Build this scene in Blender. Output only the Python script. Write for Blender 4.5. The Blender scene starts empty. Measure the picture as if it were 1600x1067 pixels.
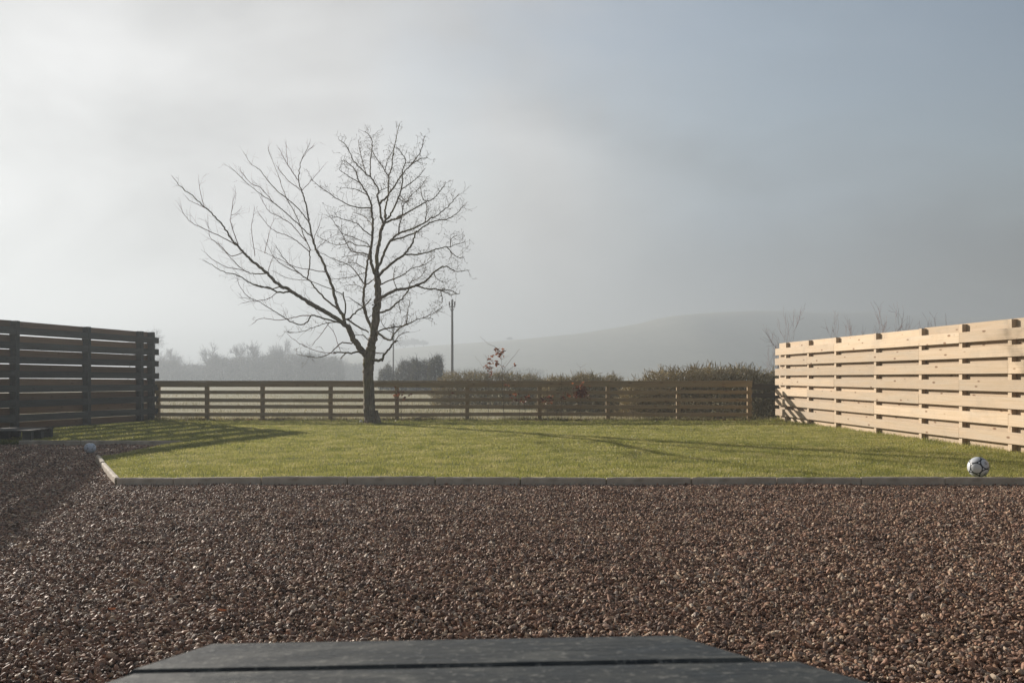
import bpy, math, random
import numpy as np
from mathutils import Vector, Matrix

SC = bpy.context.scene
COL = SC.collection
rng = np.random.default_rng(11)
random.seed(5)
R = math.radians

# ------------------------------------------------------------------ camera, sky, sun, exposure
CAMZ = 1.08
cam = bpy.data.cameras.new('camera')
cam_o = bpy.data.objects.new('camera', cam)
COL.objects.link(cam_o)
cam_o.location = (0, 0, CAMZ)
cam_o.rotation_euler = (R(90), 0, 0)
cam.sensor_width = 36
cam.lens = 33.75
cam.shift_y = 56.5 / 1600
cam.clip_start = 0.05
cam.clip_end = 4000
cam.dof.use_dof = True
cam.dof.focus_distance = 16
cam.dof.aperture_fstop = 12
SC.camera = cam_o

SUN_AZ, SUN_EL = R(-42), R(16)          # azimuth from +Y towards +X
sun_dir = Vector((math.sin(SUN_AZ) * math.cos(SUN_EL), math.cos(SUN_AZ) * math.cos(SUN_EL), math.sin(SUN_EL)))

world = bpy.data.worlds.new('World')
SC.world = world
world.use_nodes = True
wt = world.node_tree
wn, wl = wt.nodes, wt.links
bg = wn['Background']
bg.inputs[1].default_value = 0.05
sky = wn.new('ShaderNodeTexSky')
sky.sky_type = 'NISHITA'
sky.sun_disc = False
sky.sun_elevation = SUN_EL
sky.sun_rotation = SUN_AZ % (2 * math.pi)
sky.dust_density = 2.0
tc = wn.new('ShaderNodeTexCoord')
sep = wn.new('ShaderNodeSeparateXYZ')
wl.new(tc.outputs['Generated'], sep.inputs[0])


def wmath(op, a, b=None, c=None, clamp=False):
    n = wn.new('ShaderNodeMath')
    n.operation = op
    n.use_clamp = clamp
    for i, v in enumerate((a, b, c)):
        if v is None:
            continue
        if isinstance(v, (int, float)):
            n.inputs[i].default_value = v
        else:
            wl.new(v, n.inputs[i])
    return n.outputs[0]


# drifting fog cloud: fractal noise on a flat layer overhead
den = wmath('ADD', wmath('MAXIMUM', sep.outputs[2], 0.0), 0.40)
cx = wmath('DIVIDE', sep.outputs[0], den)
cy = wmath('DIVIDE', sep.outputs[1], den)
comb = wn.new('ShaderNodeCombineXYZ')
wl.new(cx, comb.inputs[0])
wl.new(cy, comb.inputs[1])
comb.inputs[2].default_value = 3.1
n1 = wn.new('ShaderNodeTexNoise')
n1.inputs['Scale'].default_value = 1.5
n1.inputs['Detail'].default_value = 6
n1.inputs['Roughness'].default_value = 0.55
n1.inputs['Distortion'].default_value = 0.7
wl.new(comb.outputs[0], n1.inputs['Vector'])
# thicker bank on the side of the low sun, clearing to the right and overhead
m1 = wmath('MULTIPLY_ADD', n1.outputs['Fac'], 2.5, -0.12)
m1 = wmath('MULTIPLY_ADD', sep.outputs[0], -1.35, m1)
m1 = wmath('MULTIPLY_ADD', sep.outputs[2], -0.45, m1)
low = wn.new('ShaderNodeMapRange')          # the bank closes up towards the horizon
low.interpolation_type = 'SMOOTHSTEP'
low.inputs['From Min'].default_value = 0.30
low.inputs['From Max'].default_value = 0.02
wl.new(sep.outputs[2], low.inputs['Value'])
m1 = wmath('MULTIPLY_ADD', low.outputs[0], 0.75, m1)
mr = wn.new('ShaderNodeMapRange')
mr.interpolation_type = 'SMOOTHSTEP'
mr.inputs['From Min'].default_value = 0.08
mr.inputs['From Max'].default_value = 1.35
wl.new(m1, mr.inputs['Value'])
# fog cloud passes more sunlight forward, so it is brighter nearer the sun
vd = wn.new('ShaderNodeVectorMath')
vd.operation = 'DOT_PRODUCT'
wl.new(tc.outputs['Generated'], vd.inputs[0])
vd.inputs[1].default_value = sun_dir
cb = wn.new('ShaderNodeMapRange')
cb.inputs['From Min'].default_value = 0.2
cb.inputs['From Max'].default_value = 1.0
cb.inputs['To Min'].default_value = 1.3
cb.inputs['To Max'].default_value = 5.9
wl.new(vd.outputs['Value'], cb.inputs['Value'])
n2 = wn.new('ShaderNodeTexNoise')
n2.inputs['Scale'].default_value = 2.0
n2.inputs['Detail'].default_value = 4
n2.inputs['Roughness'].default_value = 0.5
n2.inputs['Distortion'].default_value = 0.5
wl.new(comb.outputs[0], n2.inputs['Vector'])
back = wn.new('ShaderNodeMapRange')         # cloud opposite the sun is lit from the front
back.inputs['From Min'].default_value = 0.05
back.inputs['From Max'].default_value = -0.6
back.inputs['To Min'].default_value = 0.0
back.inputs['To Max'].default_value = 2.2
wl.new(vd.outputs['Value'], back.inputs['Value'])
tone = wmath('MULTIPLY', wmath('ADD', cb.outputs[0], back.outputs[0]), wmath('MULTIPLY_ADD', n2.outputs['Fac'], 1.6, 0.2))
# the low bank away from the sun is thick and grey
side = wn.new('ShaderNodeMapRange')
side.interpolation_type = 'SMOOTHSTEP'
side.inputs['From Min'].default_value = 0.02
side.inputs['From Max'].default_value = 0.26
wl.new(sep.outputs[0], side.inputs['Value'])
low2 = wn.new('ShaderNodeMapRange')
low2.interpolation_type = 'SMOOTHSTEP'
low2.inputs['From Min'].default_value = 0.20
low2.inputs['From Max'].default_value = 0.04
wl.new(sep.outputs[2], low2.inputs['Value'])
grey = wmath('MULTIPLY', side.outputs[0], low2.outputs[0])
tone = wmath('MULTIPLY', tone, wmath('MULTIPLY_ADD', grey, -0.55, 1.0))
cc = wn.new('ShaderNodeCombineColor')
cool = wmath('MULTIPLY', side.outputs[0], 0.22)
wl.new(wmath('MULTIPLY', tone, wmath('SUBTRACT', 1.0, cool)), cc.inputs[0])
wl.new(wmath('MULTIPLY', tone, 0.99), cc.inputs[1])
wl.new(wmath('MULTIPLY', tone, wmath('ADD', 0.99, cool)), cc.inputs[2])
mix = wn.new('ShaderNodeMix')
mix.data_type = 'RGBA'
wl.new(mr.outputs[0], mix.inputs['Factor'])
wl.new(sky.outputs[0], mix.inputs['A'])
wl.new(cc.outputs[0], mix.inputs['B'])
wl.new(mix.outputs['Result'], bg.inputs[0])

sun = bpy.data.lights.new('sun', 'SUN')
sun.energy = 5.0
sun.angle = R(0.5)
sun.color = (1.0, 0.92, 0.82)
sun_o = bpy.data.objects.new('sun', sun)
COL.objects.link(sun_o)
sun_o.rotation_euler = (-sun_dir).to_track_quat('-Z', 'Y').to_euler()
sun_o.location = (-20, 20, 20)

SC.view_settings.view_transform = 'Standard'
SC.view_settings.look = 'None'
SC.view_settings.exposure = 1.22
SC.view_settings.gamma = 1
SC.render.engine = 'CYCLES'
SC.cycles.max_bounces = 6
SC.cycles.volume_bounces = 1
SC.cycles.transparent_max_bounces = 8
SC.cycles.use_denoising = True


# ------------------------------------------------------------------ helpers
def at(px, py, y):
    """the point at distance y that the photograph shows at pixel (px, py)"""
    return np.array(((px - 800) / 1500 * y, y, CAMZ - (py - 590) / 1500 * y))


class Geo:
    """collects vertices and faces, then links them as ONE mesh object"""

    def __init__(self):
        self.v, self.f, self.uv, self.n = [], [], [], 0
        self.has_uv = False
        self.mi = []

    def add(self, V, F, uv=None, mi=0):
        V = np.asarray(V, float)
        F = np.asarray(F, int)
        self.v.append(V)
        self.f.append(F + self.n)
        self.mi.append(np.full(len(F), mi))
        self.n += len(V)
        if uv is not None:
            self.has_uv = True
        self.uv.append(np.zeros((F.size, 2)) if uv is None else np.asarray(uv, float).reshape(-1, 2))

    def mesh(self, name, mats, smooth=False):
        me = bpy.data.meshes.new(name)
        V = np.concatenate(self.v)
        me.vertices.add(len(V))
        me.vertices.foreach_set('co', V.astype(np.float32).ravel())
        loops = np.concatenate([f.ravel() for f in self.f])
        sizes = np.concatenate([np.full(len(f), f.shape[1]) for f in self.f])
        me.loops.add(len(loops))
        me.loops.foreach_set('vertex_index', loops.astype(np.int32))
        me.polygons.add(len(sizes))
        starts = np.concatenate(([0], np.cumsum(sizes)[:-1]))
        me.polygons.foreach_set('loop_start', starts.astype(np.int32))
        if not isinstance(mats, (list, tuple)):
            mats = [mats]
        for m in mats:
            me.materials.append(m)
        me.polygons.foreach_set('material_index', np.concatenate(self.mi).astype(np.int32))
        me.polygons.foreach_set('use_smooth', np.full(len(sizes), smooth))
        if self.has_uv:
            l = me.uv_layers.new(name='UVMap')
            l.data.foreach_set('uv', np.concatenate(self.uv).astype(np.float32).ravel())
        me.update(calc_edges=True)
        return me

    def build(self, name, mats, parent=None, smooth=False):
        o = bpy.data.objects.new(name, self.mesh(name, mats, smooth))
        COL.objects.link(o)
        if parent:
            o.parent = parent
        return o


def tag(o, label=None, cat=None, group=None, kind=None):
    if label:
        o['label'] = label
    if cat:
        o['category'] = cat
    if group:
        o['group'] = group
    if kind:
        o['kind'] = kind
    return o


def empty(name, loc=(0, 0, 0), rz=0):
    o = bpy.data.objects.new(name, None)
    COL.objects.link(o)
    o.location = loc
    o.rotation_euler = (0, 0, rz)
    o.empty_display_size = 0.2
    return o


def copy_tree(o, parent=None):
    c = o.copy()
    COL.objects.link(c)
    c.parent = parent
    for ch in list(o.children):
        copy_tree(ch, c)
    return c


def norm(v):
    v = np.asarray(v, float)
    return v / (np.linalg.norm(v, axis=-1, keepdims=True) + 1e-12)


def perp(d):
    d = norm(d)
    ref = np.where(np.abs(d[..., 2:3]) < 0.9, np.array([0, 0, 1.0]), np.array([1.0, 0, 0]))
    a = norm(np.cross(d, ref))
    return a, np.cross(d, a)


def sticks(g, A, B, ra, rb, sides=3, mi=0):
    """many thin tapered rods at once"""
    A, B = np.asarray(A, float), np.asarray(B, float)
    N = len(A)
    if N == 0:
        return
    ra, rb = np.broadcast_to(ra, N), np.broadcast_to(rb, N)
    u, w = perp(B - A)
    ang = np.arange(sides) * 2 * math.pi / sides
    off = u[:, None] * np.cos(ang)[None, :, None] + w[:, None] * np.sin(ang)[None, :, None]
    V = np.concatenate((A[:, None] + off * ra[:, None, None], B[:, None] + off * rb[:, None, None]), 1).reshape(-1, 3)
    k = np.arange(sides)
    k2 = (k + 1) % sides
    q = np.stack((k, k2, k2 + sides, k + sides), 1)
    F = (q[None] + (np.arange(N) * 2 * sides)[:, None, None]).reshape(-1, 4)
    g.add(V, F, mi=mi)


def tube(g, P, r, sides=6, mi=0, cap=True, ridge=0.0):
    """one smooth tapered tube along a polyline"""
    P = np.asarray(P, float)
    n = len(P)
    r = np.broadcast_to(r, n)
    T = norm(np.gradient(P, axis=0))
    u, _ = perp(T[0])
    ring = []
    ang = np.arange(sides) * 2 * math.pi / sides
    for i in range(n):
        u = u - T[i] * np.dot(u, T[i])
        u = u / np.linalg.norm(u)
        w = np.cross(T[i], u)
        rr = r[i] * (1 + ridge * rng.normal(size=sides)) if ridge else r[i] * np.ones(sides)
        ring.append(P[i] + np.outer(np.cos(ang) * rr, u) + np.outer(np.sin(ang) * rr, w))
    V = np.concatenate(ring)
    k = np.arange(sides)
    k2 = (k + 1) % sides
    q = np.stack((k, k2, k2 + sides, k + sides), 1)
    F = (q[None] + (np.arange(n - 1) * sides)[:, None, None]).reshape(-1, 4)
    g.add(V, F, mi=mi)
    if cap:
        tip = P[-1] + T[-1] * r[-1] * 0.8
        Vc = np.concatenate((ring[-1], tip[None]))
        g.add(Vc, np.stack((k, k2, np.full(sides, sides)), 1), mi=mi)


def box(g, p0, p1, w, h, up=(0, 0, 1), bev=0.0, mi=0):
    """a bar from p0 to p1, w wide, h high, UVs in metres with u along the bar"""
    p0, p1 = np.asarray(p0, float), np.asarray(p1, float)
    d = p1 - p0
    L = np.linalg.norm(d)
    d = d / L
    up = np.asarray(up, float)
    s = norm(np.cross(d, up))
    t = np.cross(s, d)
    uo, vo = rng.uniform(0, 50, 2)
    if bev <= 0:
        prof = [(-w / 2, -h / 2), (w / 2, -h / 2), (w / 2, h / 2), (-w / 2, h / 2)]
    else:
        b = bev
        prof = [(-w / 2 + b, -h / 2), (w / 2 - b, -h / 2), (w / 2, -h / 2 + b), (w / 2, h / 2 - b),
                (w / 2 - b, h / 2), (-w / 2 + b, h / 2), (-w / 2, h / 2 - b), (-w / 2, -h / 2 + b)]
    m = len(prof)
    V = [p0 + s * a + t * b for a, b in prof] + [p1 + s * a + t * b for a, b in prof]
    acc = [0]
    for i in range(m):
        a, b = prof[i], prof[(i + 1) % m]
        acc.append(acc[-1] + math.hypot(a[0] - b[0], a[1] - b[1]))
    F, UV = [], []
    for i in range(m):
        j = (i + 1) % m
        F.append((i, i + m, j + m, j))
        UV += [(uo, vo + acc[i]), (uo + L, vo + acc[i]), (uo + L, vo + acc[i + 1]), (uo, vo + acc[i + 1])]
    F = np.array(F)
    # two ends as fans of quads sharing the same vertices so the bar is one island
    base = g.n
    g.add(V, F, uv=UV, mi=mi)
    ends, uve = [], []
    for off, rev in ((0, False), (m, True)):
        idx = list(range(m))
        if m == 4:
            polys = [idx]
        else:
            polys = [[0, 1, 2, 7], [7, 2, 3, 6], [6, 3, 4, 5]]
        for pl in polys:
            if rev:
                pl = pl[::-1]
            ends.append([q + off for q in pl])
            uve += [(uo + 0.02 * prof[q][0], vo + prof[q][1]) for q in pl]
    g.f.append(np.array(ends) + base)
    g.mi.append(np.full(len(ends), mi))
    g.uv.append(np.array(uve))


def smooth_line(P, per=6, jit=0.0):
    """Catmull-Rom through the points"""
    P = np.asarray(P, float)
    if len(P) < 3:
        P = np.array([P[0], (P[0] + P[-1]) / 2, P[-1]])
    Q = np.concatenate(([2 * P[0] - P[1]], P, [2 * P[-1] - P[-2]]))
    out = []
    for i in range(1, len(Q) - 2):
        a, b, c, d = Q[i - 1:i + 3]
        for t in np.arange(per) / per:
            out.append(0.5 * (2 * b + (c - a) * t + (2 * a - 5 * b + 4 * c - d) * t * t + (3 * b - a - 3 * c + d) * t ** 3))
    out.append(Q[-2])
    out = np.array(out)
    if jit:
        out[1:-1] += rng.normal(size=(len(out) - 2, 3)) * jit
    return out


# ------------------------------------------------------------------ materials
def new_mat(name):
    m = bpy.data.materials.new(name)
    m.use_nodes = True
    nt = m.node_tree
    return m, nt, nt.nodes, nt.links, nt.nodes['Principled BSDF']


class NT:
    """small shorthand for wiring shader nodes"""

    def __init__(self, nt):
        self.nt, self.n, self.l = nt, nt.nodes, nt.links

    def put(self, sock, v):
        if v is None:
            return
        if hasattr(v, 'is_linked') or hasattr(v, 'links'):
            self.l.new(v, sock)
        else:
            sock.default_value = v

    def math(self, op, a, b=None, clamp=False):
        n = self.n.new('ShaderNodeMath')
        n.operation = op
        n.use_clamp = clamp
        self.put(n.inputs[0], a)
        self.put(n.inputs[1], b)
        return n.outputs[0]

    def noise(self, vec, scale, detail=4, rough=0.55, dist=0.0):
        n = self.n.new('ShaderNodeTexNoise')
        self.put(n.inputs['Vector'], vec)
        n.inputs['Scale'].default_value = scale
        n.inputs['Detail'].default_value = detail
        n.inputs['Roughness'].default_value = rough
        n.inputs['Distortion'].default_value = dist
        return n.outputs['Fac']

    def map(self, v, a, b, c=0.0, d=1.0, smooth=False):
        n = self.n.new('ShaderNodeMapRange')
        if smooth:
            n.interpolation_type = 'SMOOTHSTEP'
        self.put(n.inputs['Value'], v)
        n.inputs['From Min'].default_value = a
        n.inputs['From Max'].default_value = b
        n.inputs['To Min'].default_value = c
        n.inputs['To Max'].default_value = d
        return n.outputs[0]

    def mix(self, f, a, b, mode='MIX'):
        n = self.n.new('ShaderNodeMix')
        n.data_type = 'RGBA'
        n.blend_type = mode
        self.put(n.inputs['Factor'], f)
        for k, v in (('A', a), ('B', b)):
            if isinstance(v, tuple) and len(v) == 3:
                v = v + (1,)
            self.put(n.inputs[k], v)
        return n.outputs['Result']

    def ramp(self, f, stops):
        n = self.n.new('ShaderNodeValToRGB')
        e = n.color_ramp.elements
        while len(e) < len(stops):
            e.new(0.5)
        for el, (p, c) in zip(e, stops):
            el.position = p
            el.color = tuple(c) + (1,)
        self.put(n.inputs[0], f)
        return n.outputs[0]

    def scale(self, vec, s):
        n = self.n.new('ShaderNodeMapping')
        self.put(n.inputs['Vector'], vec)
        n.inputs['Scale'].default_value = s
        return n.outputs[0]

    def bump(self, h, strength=0.3, dist=0.01):
        n = self.n.new('ShaderNodeBump')
        n.inputs['Strength'].default_value = strength
        n.inputs['Distance'].default_value = dist
        self.put(n.inputs['Height'], h)
        return n.outputs[0]

    def tex(self, which='Object'):
        return self.n.new('ShaderNodeTexCoord').outputs[which]

    def island(self):
        return self.n.new('ShaderNodeNewGeometry').outputs['Random Per Island']


def wood(name, base, dark, grey, knot=0.5, vary=0.35, grey_amt=0.5, rough=0.75, spec=0.3):
    m, nt, n, l, b = new_mat(name)
    N = NT(nt)
    uv = N.tex('UV')
    grain = N.noise(N.scale(uv, (1.3, 55, 1)), 1.0, 5, 0.6, 0.4)
    broad = N.noise(N.scale(uv, (0.9, 9, 1)), 1.0, 3, 0.5, 0.6)
    col = N.mix(N.map(grain, 0.3, 0.72), base, dark)
    col = N.mix(N.map(broad, 0.42, 0.72, 0, grey_amt), col, grey)
    # knots
    vo = n.new('ShaderNodeTexVoronoi')
    vo.inputs['Scale'].default_value = 1.0
    l.new(N.scale(uv, (3.0, 9.0, 1)), vo.inputs['Vector'])
    pick = N.math('GREATER_THAN', vo.outputs['Color'], 0.36)
    kn = N.math('MULTIPLY', N.map(vo.outputs['Distance'], 0.10, 0.19, 1, 0, True), pick)
    col = N.mix(N.math('MULTIPLY', kn, knot), col, tuple(c * k_ for c, k_ in zip(dark, (0.42, 0.30, 0.22))))
    isl = N.island()
    tint = N.map(isl, 0, 1, 1 - vary, 1 + vary * 0.6)
    tc_ = n.new('ShaderNodeCombineColor')
    for i in range(3):
        l.new(tint, tc_.inputs[i])
    col = N.mix(1.0, col, tc_.outputs[0], 'MULTIPLY')
    dirt = N.noise(N.tex('Object'), 1.7, 5, 0.65)
    col = N.mix(N.map(dirt, 0.52, 0.78, 0, 0.35), col, tuple(c * 0.5 for c in grey))
    l.new(col, b.inputs['Base Color'])
    b.inputs['Roughness'].default_value = rough
    b.inputs['Specular IOR Level'].default_value = spec
    l.new(N.bump(grain, 0.35, 0.004), b.inputs['Normal'])
    return m


M_FRESH = wood('fresh_spruce', (0.64, 0.492, 0.345), (0.52, 0.38, 0.23), (0.53, 0.455, 0.35), 0.95, 0.24, 0.45)
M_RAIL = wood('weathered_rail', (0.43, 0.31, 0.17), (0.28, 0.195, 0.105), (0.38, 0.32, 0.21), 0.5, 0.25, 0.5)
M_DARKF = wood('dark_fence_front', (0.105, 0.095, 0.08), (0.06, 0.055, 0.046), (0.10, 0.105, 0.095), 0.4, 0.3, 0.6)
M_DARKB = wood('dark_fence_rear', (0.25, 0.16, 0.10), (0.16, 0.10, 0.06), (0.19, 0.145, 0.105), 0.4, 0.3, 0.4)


def table_mat():
    m, nt, n, l, b = new_mat('painted_table')
    N = NT(nt)
    uv = N.tex('UV')
    grain = N.noise(N.scale(uv, (3, 90, 1)), 1.0, 6, 0.65, 0.5)
    worn = N.noise(N.scale(uv, (9, 26, 1)), 1.0, 6, 0.7, 0.6)
    spots = N.noise(N.scale(uv, (70, 90, 1)), 1.0, 3, 0.7)
    col = N.mix(N.map(grain, 0.3, 0.7), (0.014, 0.017, 0.018), (0.034, 0.038, 0.038))
    col = N.mix(N.map(worn, 0.47, 0.64, 0, 0.9), col, (0.085, 0.088, 0.082))
    col = N.mix(N.map(spots, 0.56, 0.68, 0, 0.85), col, (0.19, 0.185, 0.165))
    l.new(col, b.inputs['Base Color'])
    l.new(N.map(worn, 0.3, 0.7, 0.38, 0.75), b.inputs['Roughness'])
    b.inputs['Specular IOR Level'].default_value = 0.28
    l.new(N.bump(N.math('ADD', grain, spots), 0.35, 0.003), b.inputs['Normal'])
    return m


M_TABLE = table_mat()


def simple(name, col, rough=0.8, spec=0.3, vary=None, scale=6, bump=0.0, bscale=40):
    m, nt, n, l, b = new_mat(name)
    N = NT(nt)
    if vary:
        f = N.noise(N.tex('Object'), scale, 5, 0.6)
        l.new(N.mix(N.map(f, 0.3, 0.7), col, vary), b.inputs['Base Color'])
    else:
        b.inputs['Base Color'].default_value = tuple(col) + (1,)
    if bump:
        l.new(N.bump(N.noise(N.tex('Object'), bscale, 6, 0.65), bump, 0.01), b.inputs['Normal'])
    b.inputs['Roughness'].default_value = rough
    b.inputs['Specular IOR Level'].default_value = spec
    return m


def leafy(name, cols, trans=0.5, rough=0.6, scale=1.2, spec=0.25):
    """blades and leaves: coloured per leaf, with drifts, letting light through"""
    m, nt, n, l, b = new_mat(name)
    N = NT(nt)
    isl = N.island()
    f = N.noise(N.tex('Object'), scale, 4, 0.6)
    mixf = N.math('ADD', N.math('MULTIPLY', isl, 0.5), N.map(f, 0.32, 0.68, 0, 0.5))
    k = len(cols)
    col = N.ramp(mixf, [(i / (k - 1), c) for i, c in enumerate(cols)])
    l.new(col, b.inputs['Base Color'])
    b.inputs['Roughness'].default_value = rough
    b.inputs['Specular IOR Level'].default_value = spec
    tr = n.new('ShaderNodeBsdfTranslucent')
    l.new(col, tr.inputs['Color'])
    ms = n.new('ShaderNodeMixShader')
    ms.inputs[0].default_value = trans
    l.new(b.outputs[0], ms.inputs[1])
    l.new(tr.outputs[0], ms.inputs[2])
    l.new(ms.outputs[0], n['Material Output'].inputs['Surface'])
    return m


M_GRASS = leafy('lawn_grass', [(0.11, 0.13, 0.018), (0.25, 0.26, 0.055), (0.44, 0.40, 0.12), (0.66, 0.55, 0.30)], 0.5, 0.45, 2.6, 0.4)
M_ROUGH = leafy('rough_grass', [(0.10, 0.12, 0.03), (0.17, 0.16, 0.06), (0.30, 0.25, 0.13), (0.38, 0.32, 0.19)], 0.4, 0.6, 0.5)
M_FIELDG = leafy('field_grass', [(0.16, 0.16, 0.07), (0.30, 0.27, 0.15), (0.42, 0.36, 0.23), (0.50, 0.44, 0.30)], 0.35, 0.6, 0.25)
M_BEECH = leafy('beech_leaf', [(0.13, 0.05, 0.025), (0.23, 0.085, 0.04), (0.33, 0.145, 0.065)], 0.45, 0.5)
M_LITTER = leafy('dead_leaf', [(0.09, 0.055, 0.03), (0.20, 0.12, 0.06), (0.32, 0.21, 0.12)], 0.3, 0.6)
M_HEDGEL = leafy('hedge_leaf', [(0.09, 0.09, 0.03), (0.18, 0.16, 0.06), (0.30, 0.24, 0.11), (0.42, 0.32, 0.18)], 0.35, 0.6, 1.5)
M_HEDGET = simple('hedge_twig', (0.28, 0.225, 0.14), 0.85, 0.2, (0.46, 0.385, 0.25), 3)
M_TWIG = simple('twig_bark', (0.17, 0.125, 0.085), 0.8, 0.2, (0.26, 0.205, 0.14), 8)
M_SHOOT = simple('young_shoot', (0.22, 0.12, 0.095), 0.7, 0.3, (0.28, 0.17, 0.135), 8)
M_FARTREE = simple('far_bark', (0.07, 0.06, 0.05), 0.9, 0.1, (0.10, 0.085, 0.07), 2)
M_FARLEAF = leafy('far_scrub', [(0.075, 0.08, 0.05), (0.13, 0.125, 0.075), (0.19, 0.16, 0.105)], 0.25, 0.7)
M_POLE = simple('pole_timber', (0.10, 0.085, 0.07), 0.8, 0.2, (0.14, 0.12, 0.10), 4)
M_PORC = simple('insulator', (0.10, 0.06, 0.045), 0.7, 0.2)
M_WHITE = simple('pale_stone', (0.72, 0.71, 0.68), 0.7, 0.3, (0.6, 0.58, 0.54), 30)


def bark_mat():
    m, nt, n, l, b = new_mat('tree_bark')
    N = NT(nt)
    ob = N.tex('Object')
    fiss = N.noise(N.scale(ob, (28, 28, 4)), 1.0, 6, 0.65, 0.5)
    col = N.mix(N.map(fiss, 0.32, 0.68), (0.075, 0.055, 0.035), (0.30, 0.24, 0.165))
    mo = N.noise(ob, 2.3, 5, 0.65)
    col = N.mix(N.map(mo, 0.5, 0.68, 0, 0.75), col, (0.19, 0.17, 0.05))
    li = N.noise(ob, 11, 4, 0.7)
    col = N.mix(N.map(li, 0.62, 0.72, 0, 0.6), col, (0.26, 0.25, 0.19))
    l.new(col, b.inputs['Base Color'])
    b.inputs['Roughness'].default_value = 0.9
    b.inputs['Specular IOR Level'].default_value = 0.2
    l.new(N.bump(fiss, 0.9, 0.02), b.inputs['Normal'])
    return m


M_BARK = bark_mat()


def concrete_mat():
    m, nt, n, l, b = new_mat('edging_concrete')
    N = NT(nt)
    ob = N.tex('Object')
    a = N.noise(ob, 7, 6, 0.65)
    col = N.mix(N.map(a, 0.3, 0.72), (0.38, 0.31, 0.23), (0.56, 0.49, 0.39))
    fine = N.noise(ob, 160, 3, 0.6)
    col = N.mix(N.map(fine, 0.55, 0.75, 0, 0.5), col, (0.14, 0.12, 0.095))
    st = N.noise(N.scale(ob, (5, 5, 22)), 1.0, 4, 0.7)
    col = N.mix(N.map(st, 0.55, 0.8, 0, 0.5), col, (0.13, 0.12, 0.075))
    l.new(col, b.inputs['Base Color'])
    b.inputs['Roughness'].default_value = 0.85
    l.new(N.bump(N.noise(ob, 90, 5, 0.7), 0.4, 0.004), b.inputs['Normal'])
    return m


M_EDGE = concrete_mat()


def ground_mat(name, cols, scale, fine, bump, rough=0.95):
    m, nt, n, l, b = new_mat(name)
    N = NT(nt)
    ob = N.tex('Object')
    a = N.noise(ob, scale, 6, 0.6, 0.3)
    f = N.noise(ob, fine, 5, 0.65)
    v = N.math('ADD', N.math('MULTIPLY', a, 0.6), N.math('MULTIPLY', f, 0.4))
    col = N.ramp(v, [(0.32 + 0.36 * i / (len(cols) - 1), c) for i, c in enumerate(cols)])
    l.new(col, b.inputs['Base Color'])
    b.inputs['Roughness'].default_value = rough
    b.inputs['Specular IOR Level'].default_value = 0.15
    l.new(N.bump(f, bump, 0.03), b.inputs['Normal'])
    return m


M_FIELD = ground_mat('field_ground', [(0.13, 0.12, 0.05), (0.26, 0.23, 0.12), (0.37, 0.32, 0.20)], 0.12, 3.0, 0.8)
M_SOIL = ground_mat('lawn_soil', [(0.05, 0.06, 0.02), (0.09, 0.10, 0.03), (0.12, 0.12, 0.045)], 0.8, 30, 0.5)
M_HILL = ground_mat('hill_pasture', [(0.16, 0.16, 0.09), (0.25, 0.23, 0.14), (0.34, 0.31, 0.21)], 0.02, 0.2, 0.2)
M_BED = ground_mat('gravel_bed', [(0.018, 0.014, 0.012), (0.05, 0.038, 0.031), (0.10, 0.075, 0.06)], 6, 70, 1.0)


def gravel_mat():
    m, nt, n, l, b = new_mat('gravel_stone')
    N = NT(nt)
    rnd = n.new('ShaderNodeObjectInfo').outputs['Random']
    col = N.ramp(rnd, [(0.0, (0.07, 0.045, 0.032)), (0.25, (0.20, 0.114, 0.074)), (0.45, (0.33, 0.187, 0.123)),
                       (0.58, (0.21, 0.17, 0.145)), (0.72, (0.40, 0.222, 0.148)), (0.86, (0.48, 0.33, 0.21)), (1.0, (0.62, 0.51, 0.39))])
    f = N.noise(N.tex('Object'), 2.2, 4, 0.7)
    col = N.mix(N.map(f, 0.35, 0.7, 0, 0.5), col, (0.13, 0.08, 0.054))
    l.new(col, b.inputs['Base Color'])
    b.inputs['Roughness'].default_value = 0.62
    b.inputs['Specular IOR Level'].default_value = 0.13
    return m


M_STONE = gravel_mat()


def ball_mat(name, white, line, line_w, gloss, emblem):
    m, nt, n, l, b = new_mat(name)
    N = NT(nt)

    def attr(a):
        x = n.new('ShaderNodeAttribute')
        x.attribute_name = a
        return x.outputs['Fac']
    p, t = attr('panel'), attr('corner')
    inpanel = N.map(p, line_w - 0.006, line_w + 0.006, 0, 1, True)
    col = N.mix(inpanel, line, white)
    tri = N.map(t, 0.9950, 0.9968, 0, 1, True)
    if emblem:
        col = N.mix(tri, col, white)
        e = attr('emblem')
        ring = N.math('MULTIPLY', N.map(e, 0.986, 0.990, 0, 1, True), N.map(e, 0.9960, 0.9975, 1, 0.3, True))
        col = N.mix(N.math('MULTIPLY', ring, 0.75), col, (0.05, 0.055, 0.065))
    sc = N.noise(N.tex('Object'), 14, 5, 0.7)
    col = N.mix(N.map(sc, 0.5, 0.75, 0, 0.35), col, (0.30, 0.28, 0.24))
    l.new(col, b.inputs['Base Color'])
    b.inputs['Roughness'].default_value = gloss
    l.new(N.bump(inpanel, 0.5, 0.002), b.inputs['Normal'])
    return m


M_BALLW = ball_mat('ball_white', (0.56, 0.58, 0.61), (0.015, 0.018, 0.026), 0.888, 0.4, True)
M_BALLG = ball_mat('ball_grey', (0.52, 0.57, 0.64), (0.26, 0.29, 0.33), 0.862, 0.5, False)


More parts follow.
